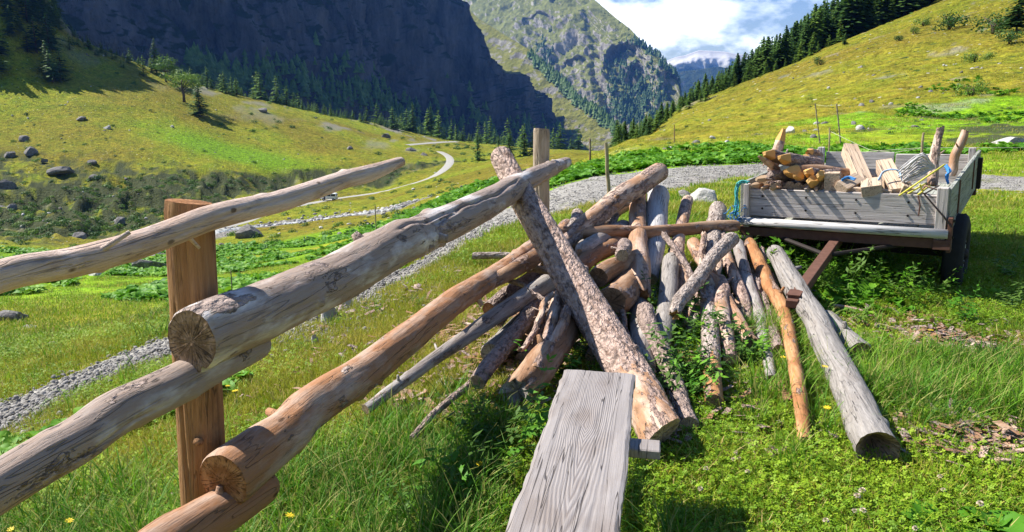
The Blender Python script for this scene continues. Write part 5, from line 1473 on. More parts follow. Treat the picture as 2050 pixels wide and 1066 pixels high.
# --- loose stones on the path
def pebble(r, k):
    m = []
    v = []; f = []
    for s_ in range(5):
        c = r.uniform(-.09, .09, 3) * (1, 1, 0); R0 = r.uniform(.008, .022)
        b = len(v); n_ = 7
        for (zz, rr) in ((0, 1), (.45, .85), (.75, .4)):
            for j in range(n_): v.append((c[0] + R0 * rr * math.cos(j * .9) * r.uniform(.8, 1.3), c[1] + R0 * rr * math.sin(j * .9) * r.uniform(.8, 1.3), R0 * zz * r.uniform(.7, 1.1)))
        for l in range(2):
            for j in range(n_): f.append((b + l * n_ + j, b + l * n_ + (j + 1) % n_, b + (l + 1) * n_ + (j + 1) % n_, b + (l + 1) * n_ + j))
        f.append(tuple(b + 2 * n_ + j for j in range(n_)))
    return v, f
t = NT('pebble_stone')
M_PEB = t.done(t.mix(t.rand(), (.15, .14, .125), (.32, .30, .27)), .9, spec=.2)
K_PEB = variants('pebbles', pebble, [M_PEB], 4)
s_ = rs.integers(0, len(PATH) - 1, 9000); tt = rs.uniform(size=9000)
pp = PATH[s_] * (1 - tt[:, None]) + PATH[s_ + 1] * tt[:, None]
pw = pathw(pp); pp = pp + rs.normal(0, 1, pp.shape) * (pw * .75 + .05)[:, None]
second = rs.uniform(size=len(pp)) < .3
pp[:, 0] += np.where(second & (pp[:, 1] < 9), .62, 0); pp[:, 1] -= np.where(second & (pp[:, 1] < 9), .5, 0)
scatter('path_stones', K_PEB, np.stack([pp[:, 0], pp[:, 1], H(pp[:, 0], pp[:, 1]) + .01], -1), rs.uniform(.5, 1.5, len(pp)) * .75, 4, rs)

# ------------------------------------------------------------------ trees
M_NEEDLE = leafmat('needles', [(0, (.032, .082, .018)), (.5, (.068, .145, .026)), (1, (.12, .21, .038))], trans=.25, scale=.15, rv=.35)
M_LARCH = leafmat('larch_needles', [(0, (.065, .14, .018)), (.5, (.12, .22, .028)), (1, (.19, .29, .04))], trans=.3, scale=.15, rv=.35)
M_TRUNK = plain('tree_bark', (.10, .075, .055), .9, 0, .3, 10)
def conifer_crown(rs, h, wr, tiers, per, droop=.35, gap=.12, tri=3):
    v = []; f = []
    for i in range(tiers):
        t = i / (tiers - 1); z0_ = h * (gap + (1 - gap) * t)
        L = wr * h * (1 - t) ** .8 * rs.uniform(.75, 1.15) + .03 * h
        for k in range(max(4, int(per * (1 - .5 * t)))):
            a = rs.uniform(0, 6.283); l = L * rs.uniform(.55, 1.15); up = rs.uniform(-.1, .25)
            if rs.uniform() < .08: continue
            for j in range(tri):
                q = (j + .6) / tri; c = l * q; w = l * .55 * (1.15 - q) + .025 * h
                aa = a + rs.normal(0, .16)
                cx, cy = c * math.cos(aa), c * math.sin(aa); cz = z0_ + c * (up - droop * q) + rs.normal(0, .012 * h)
                dx, dy = math.cos(aa), math.sin(aa)
                b = len(v); e = l / tri * .95
                v += [(cx - dx * e * .6 - dy * w * .45, cy - dy * e * .6 + dx * w * .45, cz + .02 * h * rs.uniform(-.5, 1)), (cx - dx * e * .5 + dy * w * .5, cy - dy * e * .5 - dx * w * .5, cz + rs.normal(0, .012 * h)),
                      (cx + dx * e * .8 + dy * w * .25, cy + dy * e * .8 - dx * w * .25, cz - droop * e * .6), (cx + dx * e * .9 - dy * w * .35, cy + dy * e * .9 + dx * w * .35, cz - droop * e * .4 - .01 * h)]
                f.append((b, b + 1, b + 2, b + 3))
    b = len(v)
    v += [(-.012 * h, 0, h * .93), (.012 * h, 0, h * .93), (0, 0, h * 1.03), (0, -.012 * h, h * .93), (0, .012 * h, h * .93)]
    f += [(b, b + 1, b + 2), (b + 3, b + 4, b + 2)]
    return v, f
def conifer(label, group, seed, h=1.0, wr=.24, tiers=16, per=11, mat=M_NEEDLE, parts=True, droop=.35, gap=.1, cat='tree', name='conifer'):
    rs = np.random.default_rng(seed)
    v, f = conifer_crown(rs, h, wr, tiers, per, droop, gap)
    m = MB(); m.tube([(0, 0, -.08 * h), (0.004 * h, 0, .35 * h), (0, 0, .95 * h)], [.022 * h, .014 * h, .003 * h], 7)
    if parts:
        e = empty(name, (0, 0, 0)); tag(e, label, cat, group)
        m.build('trunk', M_TRUNK, e, True); mesh_obj('crown', v, f, mat, e, False)
        return e
    v = list(v); f = list(f); b = len(v); mi = [0] * len(f) + [1] * len(m.f)
    f += [tuple(i + b for i in q) for q in m.f]; v += m.v
    o = mesh_obj(name, v, f, [mat, M_TRUNK], None, False, mi); tag(o, label, cat, group)
    return o
def place(o, x, y, z, h, rz=None, sx=1.0):
    o.location = (x, y, z); o.rotation_euler = (random.gauss(0, .03), random.gauss(0, .03), random.uniform(0, 6.28) if rz is None else rz); o.scale = (h * sx, h * sx, h)
# forest behind the right hillside
protos = [conifer('dark conifer of the dense wood behind the right hillside', 'conifers behind the right hillside', 500 + k, wr=(.25, .28, .24, .30)[k], tiers=26, per=17, mat=(M_NEEDLE, M_NEEDLE, M_NEEDLE, M_LARCH)[k]) for k in range(4)]
used = [False] * 4
def inst(protos, used, k):
    if not used[k]: used[k] = True; return protos[k]
    return copy_tree(protos[k])
crest_y = lambda px: np.interp(px, [1235, 1350, 1500, 1600, 1650, 1750, 1860], [285, 232, 170, 123, 98, 56, 5])
top_y = lambda px: np.interp(px, [1235, 1290, 1350, 1400, 1410, 1430, 1500, 1560, 1600, 1640, 1680, 1860], [262, 228, 196, 162, 138, 146, 90, 58, 26, -8, -50, -120])
rs2 = random.Random(5)
for k in range(105):
    px = 1238 + (1900 - 1238) * (k / 105) + rs2.uniform(-5, 5)
    cy = float(np.interp(px, [1238, 1350, 1500, 1650, 1800, 1900], [50, 128, 152, 168, 178, 190]))
    y = cy * rs2.uniform(1.0, 1.16) + 2
    x = (px - 1025) / 1539 * y
    z = Hs(x, y)
    tz = CAM_H + float(tanv(float(top_y(px)) + rs2.uniform(-8, 20))) * y
    h = max(2.2, tz - z)
    if px > 1640: h = min(h, rs2.uniform(9, 15))
    o = inst(protos, used, rs2.choice((0, 1, 2, 3, 0, 1))); place(o, x, y, z - .3, h, sx=rs2.uniform(.9, 1.3))
# front row, smaller larches at the crest line
pl = [conifer('pale green young larch at the lower edge of the right wood', 'young larches along the right wood', 520 + k, wr=.27, tiers=14, per=10, mat=M_LARCH) for k in range(2)]
ul = [False] * 2
for k in range(26):
    px = 1245 + k * 17 + rs2.uniform(-6, 6); y = float(np.interp(px, [1238, 1350, 1500, 1650, 1800], [50, 120, 146, 160, 170])) * rs2.uniform(.98, 1.03)
    x = (px - 1025) / 1539 * y; o = inst(pl, ul, k % 2); place(o, x, y, Hs(x, y) - .2, rs2.uniform(1.6, 4.0) * y / 130, sx=1.2)
# shrubs scattered on the right hillside
SH = [(1900, 55, 34, 'round dark bush casting a shadow high on the right hillside'), (1988, 60, 40, 'dark bush left of the tall dark tree on the right edge'), (2035, 58, 78, 'tall dark conifer cut off by the right edge of the view'), (1848, 52, 18, 'small bush left of the round dark bush on the hillside'), (1798, 82, 12, 'tiny bush on the middle of the right hillside'), (1642, 128, 14, 'low bush near the wood edge on the right hillside'), (1945, 182, 30, 'thin twiggy bush above the green belt at the right'), (2020, 88, 26, 'spreading low bush under the tall dark conifer'), (1950, 120, 20, 'light green bush below the spreading one'), (1978, 108, 16, 'dark bush beside the light green bush'), (1690, 95, 20, 'small conifer at the corner of the right wood'), (1828, 68, 12, 'pale bush below the small bush on the hillside')]
for k, (px, py, hp, lab) in enumerate(SH):
    gx1, gy1 = GR(px, py, 10); z = Hs(gx1, gy1); h = hp / F * gy1 * 1.1
    if k in (2, 10):
        o = conifer(lab, None, 540 + k, wr=.30, tiers=22, per=16); place(o, gx1, gy1, z - .05, h, sx=1.1)
        continue
    rb = np.random.default_rng(540 + k); o = empty('bush', (0, 0, 0)); tag(o, lab, 'bush'); v = []; f = []
    lobes = [(rb.uniform(-.5, .5), rb.uniform(-.5, .5), rb.uniform(.2, .75), rb.uniform(.22, .42)) for _ in range(9)]
    for (cx, cy, cz, R0) in lobes:
        for _ in range(70):
            d = rb.normal(0, 1, 3); d /= np.linalg.norm(d); p = np.array([cx, cy, cz]) + d * R0 * rb.uniform(.6, 1.15); p[2] = max(p[2], .02)
            a_ = rb.normal(0, 1, 3); a_ /= np.linalg.norm(a_); w = np.cross(d, a_); s = rb.uniform(.03, .065); b = len(v)
            v += [tuple(p - a_ * s), tuple(p - w * s), tuple(p + a_ * s), tuple(p + w * s)]; f.append((b, b + 1, b + 2, b + 3))
    mesh_obj('foliage', v, f, M_LARCH if k in (3, 6, 8, 9, 11) else M_NEEDLE, o, False)
    m = MB()
    for _ in range(6): m.tube([(0, 0, -.05), (rb.uniform(-.2, .2), rb.uniform(-.2, .2), .35), (rb.uniform(-.45, .45), rb.uniform(-.45, .45), .75)], [.03, .02, .008], 5)
    m.build('stems', M_TRUNK, o, True)
    place(o, gx1, gy1, z - .05, h, sx=1.15)
# tree line along the crest of the left meadow
pt = [conifer('small sunlit conifer in the tree line above the left meadow', 'conifers in the tree line above the left meadow', 560 + k, wr=(.30, .34, .28)[k], tiers=11, per=9, mat=M_LARCH, parts=False) for k in range(3)]
ut = [False] * 3
CL = [(135, 68), (300, 132), (450, 184), (600, 217), (750, 246), (900, 281), (1050, 298), (1180, 302)]
CR = lambda px: float(np.interp(px, [135, 300, 450, 600, 750, 900, 1050, 1180], [345, 366, 385, 425, 465, 530, 520, 560]))
for k in range(95):
    px = 130 + 1040 * (k / 95) + rs2.uniform(-8, 8)
    y = CR(px) * rs2.uniform(.93, 1.04); x = (px - 1025) / 1539 * y
    hp = rs2.choice((12, 16, 20, 26, 32)) * (1.0 if px < 260 else 1.25)
    if 470 < px < 560 or px > 780: hp *= 1.35
    o = inst(pt, ut, k % 3); place(o, x, y, Hs(x, y) - .3, hp / F * y, sx=rs2.uniform(.9, 1.5))
for (px, py, hp, lab) in ((552, 205, 36, 'single conifer in front of the left tree line'), (825, 258, 50, 'tallest dark conifer of the group above the road bend'), (862, 262, 46, 'broad dark conifer right of the tallest one above the road bend'), (318, 110, 30, 'conifer on the upper left of the meadow crest'), (1020, 330, 58, 'dark conifer just left of the raised bark log top'), (1050, 335, 64, 'dark conifer between the bark log top and the far post'), (998, 320, 46, 'smaller conifer left of the raised bark log'), (1068, 345, 60, 'dark conifer hidden behind the far post'), (955, 300, 36, 'conifer on the slope right of the road bend')):
    d = CR(px) * .97 if py < 300 else 300; x = (px - 1025) / 1539 * d
    o = conifer(lab, None, 600 + int(px), wr=.25, tiers=15, per=11, mat=M_NEEDLE); z = CAM_H + float(tanv(py)) * d; zz = Hs(x, d)
    h = (hp / F) * d + max(0, z - zz); place(o, x, d, zz - .2, h, sx=1.1)
# two broadleaved trees and a conifer standing in the meadow
def broadleaf(label, seed, h=1.0):
    rs = np.random.default_rng(seed); e = empty('broadleaf_tree', (0, 0, 0)); tag(e, label, 'tree')
    m = MB(); m.tube([(0, 0, -.05), (.01, 0, .2), (-.01, .01, .42), (.0, 0, .7)], [.035, .027, .02, .008], 8)
    tips = []
    for k in range(9):
        a = rs.uniform(0, 6.28); z = rs.uniform(.22, .55); r = rs.uniform(.18, .34); p = (r * math.cos(a), r * math.sin(a), z + rs.uniform(.12, .3)); m.tube([(0, 0, z), tuple(.5 * c + (.0, .0, z * .5)[i] for i, c in enumerate(p)), p], [.014, .009, .004], 6); tips.append(p)
    m.build('trunk', M_TRUNK, e, True)
    cl = [(*p, .15) for p in tips] + [(0, 0, .8, .2), (.12, .05, .68, .18), (-.14, -.05, .7, .18), (.05, -.15, .55, .16)]
    v = []; f = []
    for (cx, cy, cz, R0) in cl:
        for _ in range(150):
            d = rs.normal(0, 1, 3); d /= np.linalg.norm(d); rr = R0 * rs.uniform(.55, 1.1); p = np.array([cx, cy, cz]) + d * rr * (1, 1, .8)
            u_ = rs.normal(0, 1, 3); u_ -= u_ @ d * d * .6; u_ /= np.linalg.norm(u_); w = np.cross(d, u_); s = rs.uniform(.012, .026); b = len(v)
            v += [tuple(p - u_ * s), tuple(p - w * s * .7), tuple(p + u_ * s), tuple(p + w * s * .7)]; f.append((b, b + 1, b + 2, b + 3))
    mesh_obj('crown', v, f, M_LARCH, e, False)
    return e
for (px, py, hp, lab, kd) in ((335, 165, 44, 'round broadleaved tree farther up the left meadow', 0), (367, 206, 52, 'broadleaved tree with a bare trunk on the left meadow', 0), (397, 228, 56, 'dark conifer casting its shadow on the left meadow', 1)):
    d = {335: 345, 367: 318, 397: 305}[px]; x = (px - 1025) / 1539 * d; z = Hs(x, d)
    h = hp / F * d
    h *= 1.25 if kd == 0 else 1.1
    o = broadleaf(lab, px) if kd == 0 else conifer(lab, None, 700, wr=.34, tiers=18, per=13, mat=M_NEEDLE, droop=.1)
    place(o, x, d, z - .1, h, 1.0, sx=1.35 if kd == 0 else 1.1)
# the dark wood on the knob at the upper left
pk = [conifer('shaded conifer of the steep dark wood in the upper left corner', 'conifers in the upper left corner', 720 + k, wr=.30, tiers=12, per=10, parts=False) for k in range(2)]
uk = [False] * 2
for k in range(26):
    px = rs2.uniform(-60, 135); y = rs2.uniform(292, 345) if px > 40 else rs2.uniform(285, 380); x = (px - 1025) / 1539 * y
    o = inst(pk, uk, k % 2); place(o, x, y, Hs(x, y) - .4, rs2.uniform(7, 15), sx=rs2.uniform(1.2, 1.9))
for k in range(16):
    px = rs2.uniform(80, 140); y = rs2.uniform(330, 362); x = (px - 1025) / 1539 * y
    o = inst(pk, uk, k % 2); place(o, x, y, Hs(x, y) - .4, rs2.uniform(4, 8), sx=rs2.uniform(1.0, 1.5))
# trees on the far slopes: the ones that can be told apart are things, the belts of forest are stuff
pm = conifer('tiny dark conifer on the rocky mountain side', 'scattered conifers on the rocky mountain', 760, wr=.24, tiers=8, per=7, parts=False)
um = [False]
def on_sheet(GX, px, py):
    X, Y, Z, pxs, PYs = GX
    j = int(np.clip(np.searchsorted(pxs, px), 0, len(pxs) - 1)); i = int(np.argmin(np.abs(PYs[:, j] - py)))
    return X[i, j], Y[i, j], Z[i, j]
rs3 = random.Random(12)
spots = [(1115,50),(1128,60),(1140,52),(1150,66),(1160,62),(1172,58),(1100,95),(1112,90),(1122,100),(1135,92),(1150,100),(1218,70),(1232,85),(1230,55),(1125,75),(1090,82),(1250,66),(1262,72),(1270,80),(1282,90),(1290,98),(1298,104),(1306,112),(1314,118),(1322,126),(1330,134),(1202,8),(1210,16),(1222,28),(1242,44),(1262,60),(1272,66),(1284,76),(1205,30),(1250,95),(1265,92)]
for (px, py) in spots:
    for q_ in range(1):
        x, y, z = on_sheet(MMG, px + rs3.uniform(-5, 5), py + rs3.uniform(-3, 5))
        o = inst([pm], um, 0); place(o, x, y - 3, z - 3, rs3.uniform(13, 24) * y / 3000, sx=1.1)
def wood_belt(name, pts, hmin, hmax, seed):
    rs = np.random.default_rng(seed); V = []; Fq = []; b = 0
    for (x, y, z) in pts:
        h = rs.uniform(hmin, hmax); n_ = 7
        for tier in range(3):
            zb = z + h * (.1 + .27 * tier); zt = zb + h * .42; R0 = h * (.34 - .08 * tier) * rs.uniform(.8, 1.2)
            a0 = rs.uniform(0, 6.28)
            for j in range(n_):
                a = a0 + j * 2 * math.pi / n_; rr = R0 * rs.uniform(.7, 1.25)
                V.append((x + rr * math.cos(a), y + rr * math.sin(a), zb - rs.uniform(0, .08) * h))
            V.append((x, y, zt))
            for j in range(n_): Fq.append((b + j, b + (j + 1) % n_, b + n_))
            b += n_ + 1
    o = mesh_obj(name, V, Fq, M_NEEDLE, None, False); tag(o, kind='stuff'); return o
pts = []
BEL = [(1062,104),(1085,128),(1110,150),(1135,172),(1158,194),(1180,212),(1205,230),(1232,256),(1250,280)]
for k in range(420):
    t_ = rs3.uniform(0, len(BEL) - 1.001); i_ = int(t_); f_ = t_ - i_
    px = BEL[i_][0] * (1 - f_) + BEL[i_ + 1][0] * f_ + rs3.gauss(0, 5); py = BEL[i_][1] * (1 - f_) + BEL[i_ + 1][1] * f_ + 2 + abs(rs3.gauss(0, 5))
    x, y, z = on_sheet(HG, px, py + 3); pts.append((x, y, z - 2))
wood_belt('wood_along_ridge', pts, 14, 26, 31)
pts = []
for (cx, cy, sx, sy, n) in ((1275, 215, 22, 26, 230), (1310, 200, 18, 30, 110), (1255, 240, 16, 12, 90), (1296, 106, 20, 8, 60), (1345, 150, 10, 8, 30), (1095, 130, 12, 22, 70), (1245, 190, 14, 30, 60)):
    for k in range(n):
        px = rs3.gauss(cx, sx); py = rs3.gauss(cy, sy)
        if px > 1362: continue
        x, y, z = on_sheet(MMG, px, py); pts.append((x, y - 2, z - 2))
wood_belt('mountain_wood', pts, 16, 30, 32)
pts = []
for k in range(900):
    px = rs3.uniform(330, 1160); py = np.interp(px, [330, 600, 800, 1000, 1160], [165, 225, 262, 296, 305]) - abs(rs3.gauss(0, 1)) * np.interp(px, [330, 700, 900, 1100], [8, 40, 30, 14])
    x, y, z = on_sheet(CG, px, py); pts.append((x, y - 2, z - 2))
wood_belt('cliff_foot_wood', pts, 10, 24, 33)
# forest masses scattered on real ground: behind the right crest, the knob, the left crest
K_CON = bpy.data.collections.new('conifer_kinds')
for k in range(4):
    r_ = np.random.default_rng(880 + k); v_, f_ = conifer_crown(r_, 1.0, .30, 14, 11, .35, .02, 2)
    K_CON.objects.link(mesh_obj('conifer_kind_%d' % k, v_, f_, (M_NEEDLE, M_NEEDLE, M_LARCH, M_NEEDLE)[k], None, False, link=False))
rs = np.random.default_rng(66)
n_ = 620; pxr = rs.uniform(1240, 2000, n_); cyr = np.interp(pxr, [1238, 1350, 1500, 1650, 1800, 2000], [50, 128, 152, 168, 180, 260]); yr = cyr * rs.uniform(1.03, 1.42, n_) + 3; xr = (pxr - 1025) / 1539 * yr
zr = H(xr, yr); tzr = CAM_H + tanv(np.interp(pxr, [1235, 1290, 1350, 1400, 1430, 1500, 1560, 1600, 1640, 1680, 1860, 2000], [266, 234, 202, 158, 148, 98, 68, 34, 4, -35, -90, -140]) + rs.uniform(-4, 26, n_)) * yr
hr = np.clip(tzr - zr, 2.0, 15)
scatter('forest_behind_hillside', K_CON, np.stack([xr, yr, zr - .3], -1), hr, 4, rs, .03, zscale=1.0)
n_ = 520; pxr = rs.uniform(-350, 140, n_); yr = rs.uniform(290, 400, n_); xr = (pxr - 1025) / 1539 * yr; okr = yr > np.interp(pxr, [-350, 0, 60, 140], [270, 292, 308, 338])
xr, yr = xr[okr], yr[okr]
scatter('wood_on_knob', K_CON, np.stack([xr, yr, H(xr, yr) - .4], -1), rs.uniform(6, 13, len(xr)), 4, rs, .03, zscale=.9)
n_ = 420; pxr = rs.uniform(150, 1170, n_); yr = np.interp(pxr, [135, 300, 450, 600, 750, 900, 1050, 1180], [345, 366, 385, 425, 465, 530, 520, 560]) * rs.uniform(.97, 1.10, n_); xr = (pxr - 1025) / 1539 * yr
scatter('young_wood_on_crest', K_CON, np.stack([xr, yr, H(xr, yr) - .3], -1), rs.uniform(2, 6.5, n_) * np.interp(pxr, [150, 500, 900], [.7, 1.0, 1.3]), 4, rs, .03, zscale=.9)
# low bushes dotted over the left slopes
def bushm(r, k):
    v = []; f = []
    for _ in range(110):
        d = r.normal(0, 1, 3); d /= np.linalg.norm(d); d[2] = abs(d[2]); p = d * r.uniform(.55, 1.05) * (1, 1, .7)
        a = r.normal(0, 1, 3); a /= np.linalg.norm(a); w = np.cross(d, a); s = r.uniform(.08, .16); b = len(v)
        v += [tuple(p - a * s), tuple(p - w * s), tuple(p + a * s), tuple(p + w * s)]; f.append((b, b + 1, b + 2, b + 3))
    return v, f
K_BUSH = variants('bush', bushm, [M_NEEDLE, M_LARCH, M_WEED], 4)
rs = np.random.default_rng(55)
x, y = cand(15000, 95, 460, .70, 1.01)
u = x / y
wgt = bank_mask(x, y) * .8 + slope_mask(x, y) * .05 + .05 * (u < -.06) + .30 * ((u > -.11) & (u < .02) & (y > 290) & (y < 420)) + .010 * (y < 240) + .25 * (u < -.1) * (y > np.interp(u, [-.6, -.3, -.1], [330, 395, 500]) ) 
dR = np.minimum(pdist(x, y, ROAD), pdist(x, y, ROAD2)); dS = pdist(x, y, STREAM)
ok = (u < .02) & (rs.uniform(size=len(x)) < wgt) & (dR > 4) & (dS > 4.5)
scatter('low_bushes', K_BUSH, np.stack([x[ok], y[ok], H(x[ok], y[ok]) - .1], -1), rs.uniform(.3, 1.25, ok.sum()) * (1 + .4 * (y[ok] > 300)), 4, rs)
x, y = cand(4200, 30, 150, .70, 1.01); u = x / y
ok = (u > .12) & (rs.uniform(size=len(x)) < .45)
scatter('hillside_tufts', K_BUSH, np.stack([x[ok], y[ok], H(x[ok], y[ok]) - .05], -1), rs.uniform(.05, .20, ok.sum()) , 4, rs)

# ------------------------------------------------------------------ rocks
def rock_mat(name, a, b, lich=(.40, .40, .33)):
    t = NT(name); P = t.n('TexCoord').outputs['Object']
    P = t.n('VectorMath', {'operation': 'ADD'}, i0=P, i1=t.n('CombineXYZ', X=t.math('MULTIPLY', t.rand(), 50.0)).outputs[0]).outputs[0]
    n = t.noise(P, 2.2, 8, .65); m = t.noise(P, 9, 6, .6)
    c = t.mix(t.ramp(n, [(.35, 0), (.65, 1)]), a, b); c = t.mix(t.ramp(m, [(.56, 0), (.64, .7)]), c, lich)
    return t.done(c, .92, t.bump(t.math('ADD', n, t.math('MULTIPLY', m, .4)), .12, .8), spec=.15)
M_ROCK = rock_mat('boulder_stone', (.10, .09, .085), (.22, .205, .19)); M_PALE = rock_mat('pale_stone', (.34, .32, .29), (.50, .48, .44), (.56, .54, .50))
import bmesh
def rock(label, px, py, wp, hp, mat, seed, flat=.5, name='boulder', cat='rock', group=None, y0=1.5, rz=None, dep_=None):
    """boulder sized by what it spans in the photograph at the place where it meets the ground"""
    if dep_ is None: x, y = GR(px, py, y0)
    else: y = dep_; x = ray(px, py).x * y
    if y > 100: wp, hp = wp * .85, hp * .8
    W_ = wp / F * (y * 1.0); Hh = hp / F * y
    bm = bmesh.new(); bmesh.ops.create_icosphere(bm, subdivisions=4, radius=1.0)
    co = np.array([v.co[:] for v in bm.verts]); rs = np.random.default_rng(seed)
    for _ in range(11):                                   # cleaved faces
        d = rs.normal(0, 1, 3); d /= np.linalg.norm(d); lim = rs.uniform(.45, .85); k = co @ d; ov = np.clip(k - lim, 0, None); co -= ov[:, None] * d * .92
    co += (fbm(co[:, 0] * 2 + seed, co[:, 1] * 2, co[:, 2] * 2, 4, seed % 50) * .12)[:, None] * co
    co[:, 2] = np.maximum(co[:, 2], -.35)
    co[:, 0] *= W_ / (co[:, 0].max() - co[:, 0].min()); co[:, 1] *= W_ * .8 / (co[:, 1].max() - co[:, 1].min())
    co[:, 2] = (co[:, 2] - co[:, 2].min()) / (co[:, 2].max() - co[:, 2].min()) * Hh * 1.25 - Hh * .25
    for v, c_ in zip(bm.verts, co): v.co = c_
    me = bpy.data.meshes.new(name); bm.to_mesh(me); bm.free(); me.materials.append(mat)
    o = bpy.data.objects.new(name, me); COL.objects.link(o); o.location = (x, y, Hs(x, y)); o.rotation_euler = (0, 0, rs.uniform(0, 6.28) if rz is None else rz)
    tag(o, label, cat, group); return o
RK = [(500,478,66,32,'grey angular boulder on the brown strip by the stream',M_ROCK),(292,538,66,34,'dark boulder left of the near post under the top rail',M_ROCK),(195,556,42,16,'pale flat rock left of the dark boulder',M_PALE),
 (128,352,58,15,'long flat grey boulder in the middle of the rocky left slope',M_ROCK),(62,312,34,18,'angular dark boulder with a flat lit top on the left slope',M_ROCK),(190,364,30,13,'slanted pale topped boulder right of the long flat one',M_ROCK),(185,332,26,9,'flat boulder above the slanted one',M_ROCK),
 (20,312,34,12,'low boulder beside the angular dark one at the left',M_ROCK),(12,388,42,24,'large dark boulder cut off at the left edge',M_ROCK),(5,415,26,14,'small dark boulder below the large one at the left edge',M_ROCK),(28,434,24,12,'grey boulder standing alone low at the left',M_ROCK),
 (48,282,30,12,'rubble boulder high on the left slope',M_ROCK),(90,333,22,8,'small flat boulder between the angular and the long ones',M_ROCK),(215,262,18,8,'pale boulder in the middle of the left meadow',M_PALE),(163,246,28,8,'grey slab in the meadow below the big shadow',M_ROCK),(345,254,9,5,'tiny white stone on the left meadow',M_PALE),
 (240,450,30,14,'boulder at the foot of the turf steps',M_ROCK),(160,478,40,20,'dark boulder above the top rail at the left',M_ROCK),(775,277,22,12,'dark rock outcrop beneath the tree line above the road',M_ROCK),(700,298,18,8,'rock cluster on the meadow above the road bank',M_ROCK),(822,302,26,8,'flat rocks left of the road bend',M_ROCK),(848,312,18,7,'reddish rock just left of the road bend',M_ROCK),(525,228,26,9,'rock outcrop with dark side under the tree line',M_ROCK),
 (18,640,78,26,'grey bedrock slab at the left edge above the path',M_ROCK),(55,652,40,8,'pale flat stone right of the bedrock slab',M_PALE),(58,685,28,8,'white stone flush in the grass at the left',M_PALE),(108,687,34,9,'larger white stone right of the flush white stone',M_PALE),(60,862,30,10,'white stone on the lower track at the left edge',M_PALE),
 (1405,402,78,28,'pale flat boulder in the grass left of the trailer',M_PALE),(1375,395,46,18,'lichen covered rock behind the pale flat boulder',M_ROCK),
 (655,640,46,50,'pale standing rock in the grass beyond the lower rail',M_PALE),(690,612,50,34,'weathered rock right of the pale standing rock',M_PALE),(632,690,22,30,'narrow pale stone below the standing rock',M_PALE),(745,505,44,12,'flat pale rock just beyond the thick middle rail',M_PALE),
 (900,768,62,10,'flat white stone sunk in the grass below the stout grey log',M_PALE),(795,735,34,10,'small pale stone beneath the lower rail',M_PALE),(1580,268,20,14,'grey rock in the green belt behind the trailer',M_PALE),(2025,288,90,12,'low pale rock at the right edge above the track',M_PALE)]
for k, (px, py, wp, hp, lab, mt) in enumerate(RK):
    rock(lab, px, py, wp, hp, mt, 40 + k)
# stones along the stream and rubble near the crest
def stone1(r, k):
    bm = bmesh.new(); bmesh.ops.create_icosphere(bm, subdivisions=2, radius=.5)
    co = np.array([v.co[:] for v in bm.verts])
    for _ in range(7):
        d = r.normal(0, 1, 3); d /= np.linalg.norm(d); co -= np.clip(co @ d - r.uniform(.25, .4), 0, None)[:, None] * d
    co *= (1.2, .9, .7); f = [tuple(v.index for v in fc.verts) for fc in bm.faces]; bm.free(); return [tuple(c) for c in co], f
K_ST = variants('stones', stone1, [M_PALE, M_ROCK], 4)
s_ = rs.integers(0, len(STREAM) - 1, 700); sp_ = STREAM[s_] + rs.normal(0, 1, (700, 2)) * (3.2, 3.0); sp_[:, 1] += 1.0
x, y = cand(9000, 100, 470, .70, 1.01); u = x / y; n1 = fbm(x / 12, y / 30, 0, 4, 58)
ok = (u < -.05) & (((y > np.interp(u, [-.6, -.3, -.1], [320, 375, 420])) & (n1 > .02)) | (rs.uniform(size=len(x)) < .05) | ((bank_mask(x, y) > .4) & (rs.uniform(size=len(x)) < .12)))
ap = np.vstack([sp_, np.stack([x[ok], y[ok]], -1)])
scatter('field_stones', K_ST, np.stack([ap[:, 0], ap[:, 1], H(ap[:, 0], ap[:, 1])], -1), rs.uniform(.2, .9, len(ap)) ** 2 * 1.5, 4, rs, .3)
x, y = cand(1500, 30, 140, .70, 1.01); u = x / y; n1 = fbm(x / 6, y / 8, 0, 4, 88)
ok = (u > .15) & ((n1 > .25) | (rs.uniform(size=len(x)) < .05))
scatter('hillside_stones', K_ST, np.stack([x[ok], y[ok], H(x[ok], y[ok])], -1), rs.uniform(.1, .5, ok.sum()), 4, rs, .3)

# ------------------------------------------------------------------ white van on the valley road
M_VAN = plain('van_white_paint', (.80, .80, .79), .35, 0, .03); M_VGL = plain('van_glass', (.02, .025, .03), .12, 0, .1); M_VBL = plain('van_trim', (.03, .03, .035), .6, 0, .1); M_LAMP = plain('van_lamp', (.7, .7, .65), .2, 0, .05)
vx, vy = GR(659, 402, 100); vz = Hs(vx, vy)
van = empty('van', (vx, vy, vz + .15), (0, 0, R(176))); tag(van, 'white minibus parked on the gravel road below the bank', 'van')
def prism(name, prof, w, mat, parent, x0=0.0, bev=0.0):
    """side profile in the long direction (x, z), across width w"""
    v = [(x, y, z) for y in (-w / 2, w / 2) for x, z in prof]; n = len(prof)
    f = [tuple(range(n)), tuple(range(2 * n - 1, n - 1, -1))] + [(i, i + n, (i + 1) % n + n, (i + 1) % n) for i in range(n)]
    o = mesh_obj(name, v, f, mat, parent, False)
    if bev:
        md = o.modifiers.new('bevel', 'BEVEL'); md.width = bev; md.segments = 2
    return o
prism('body', [(-2.35, .42), (-2.4, 1.1), (-2.28, 1.95), (-2.1, 2.08), (1.0, 2.08), (1.45, 1.55), (1.75, 1.18), (2.35, .95), (2.42, .45)], 1.85, M_VAN, van, bev=.06)
prism('windscreen', [(1.10, 1.99), (1.50, 1.56), (1.74, 1.26), (1.78, 1.28), (1.14, 2.02)], 1.6, M_VGL, van)
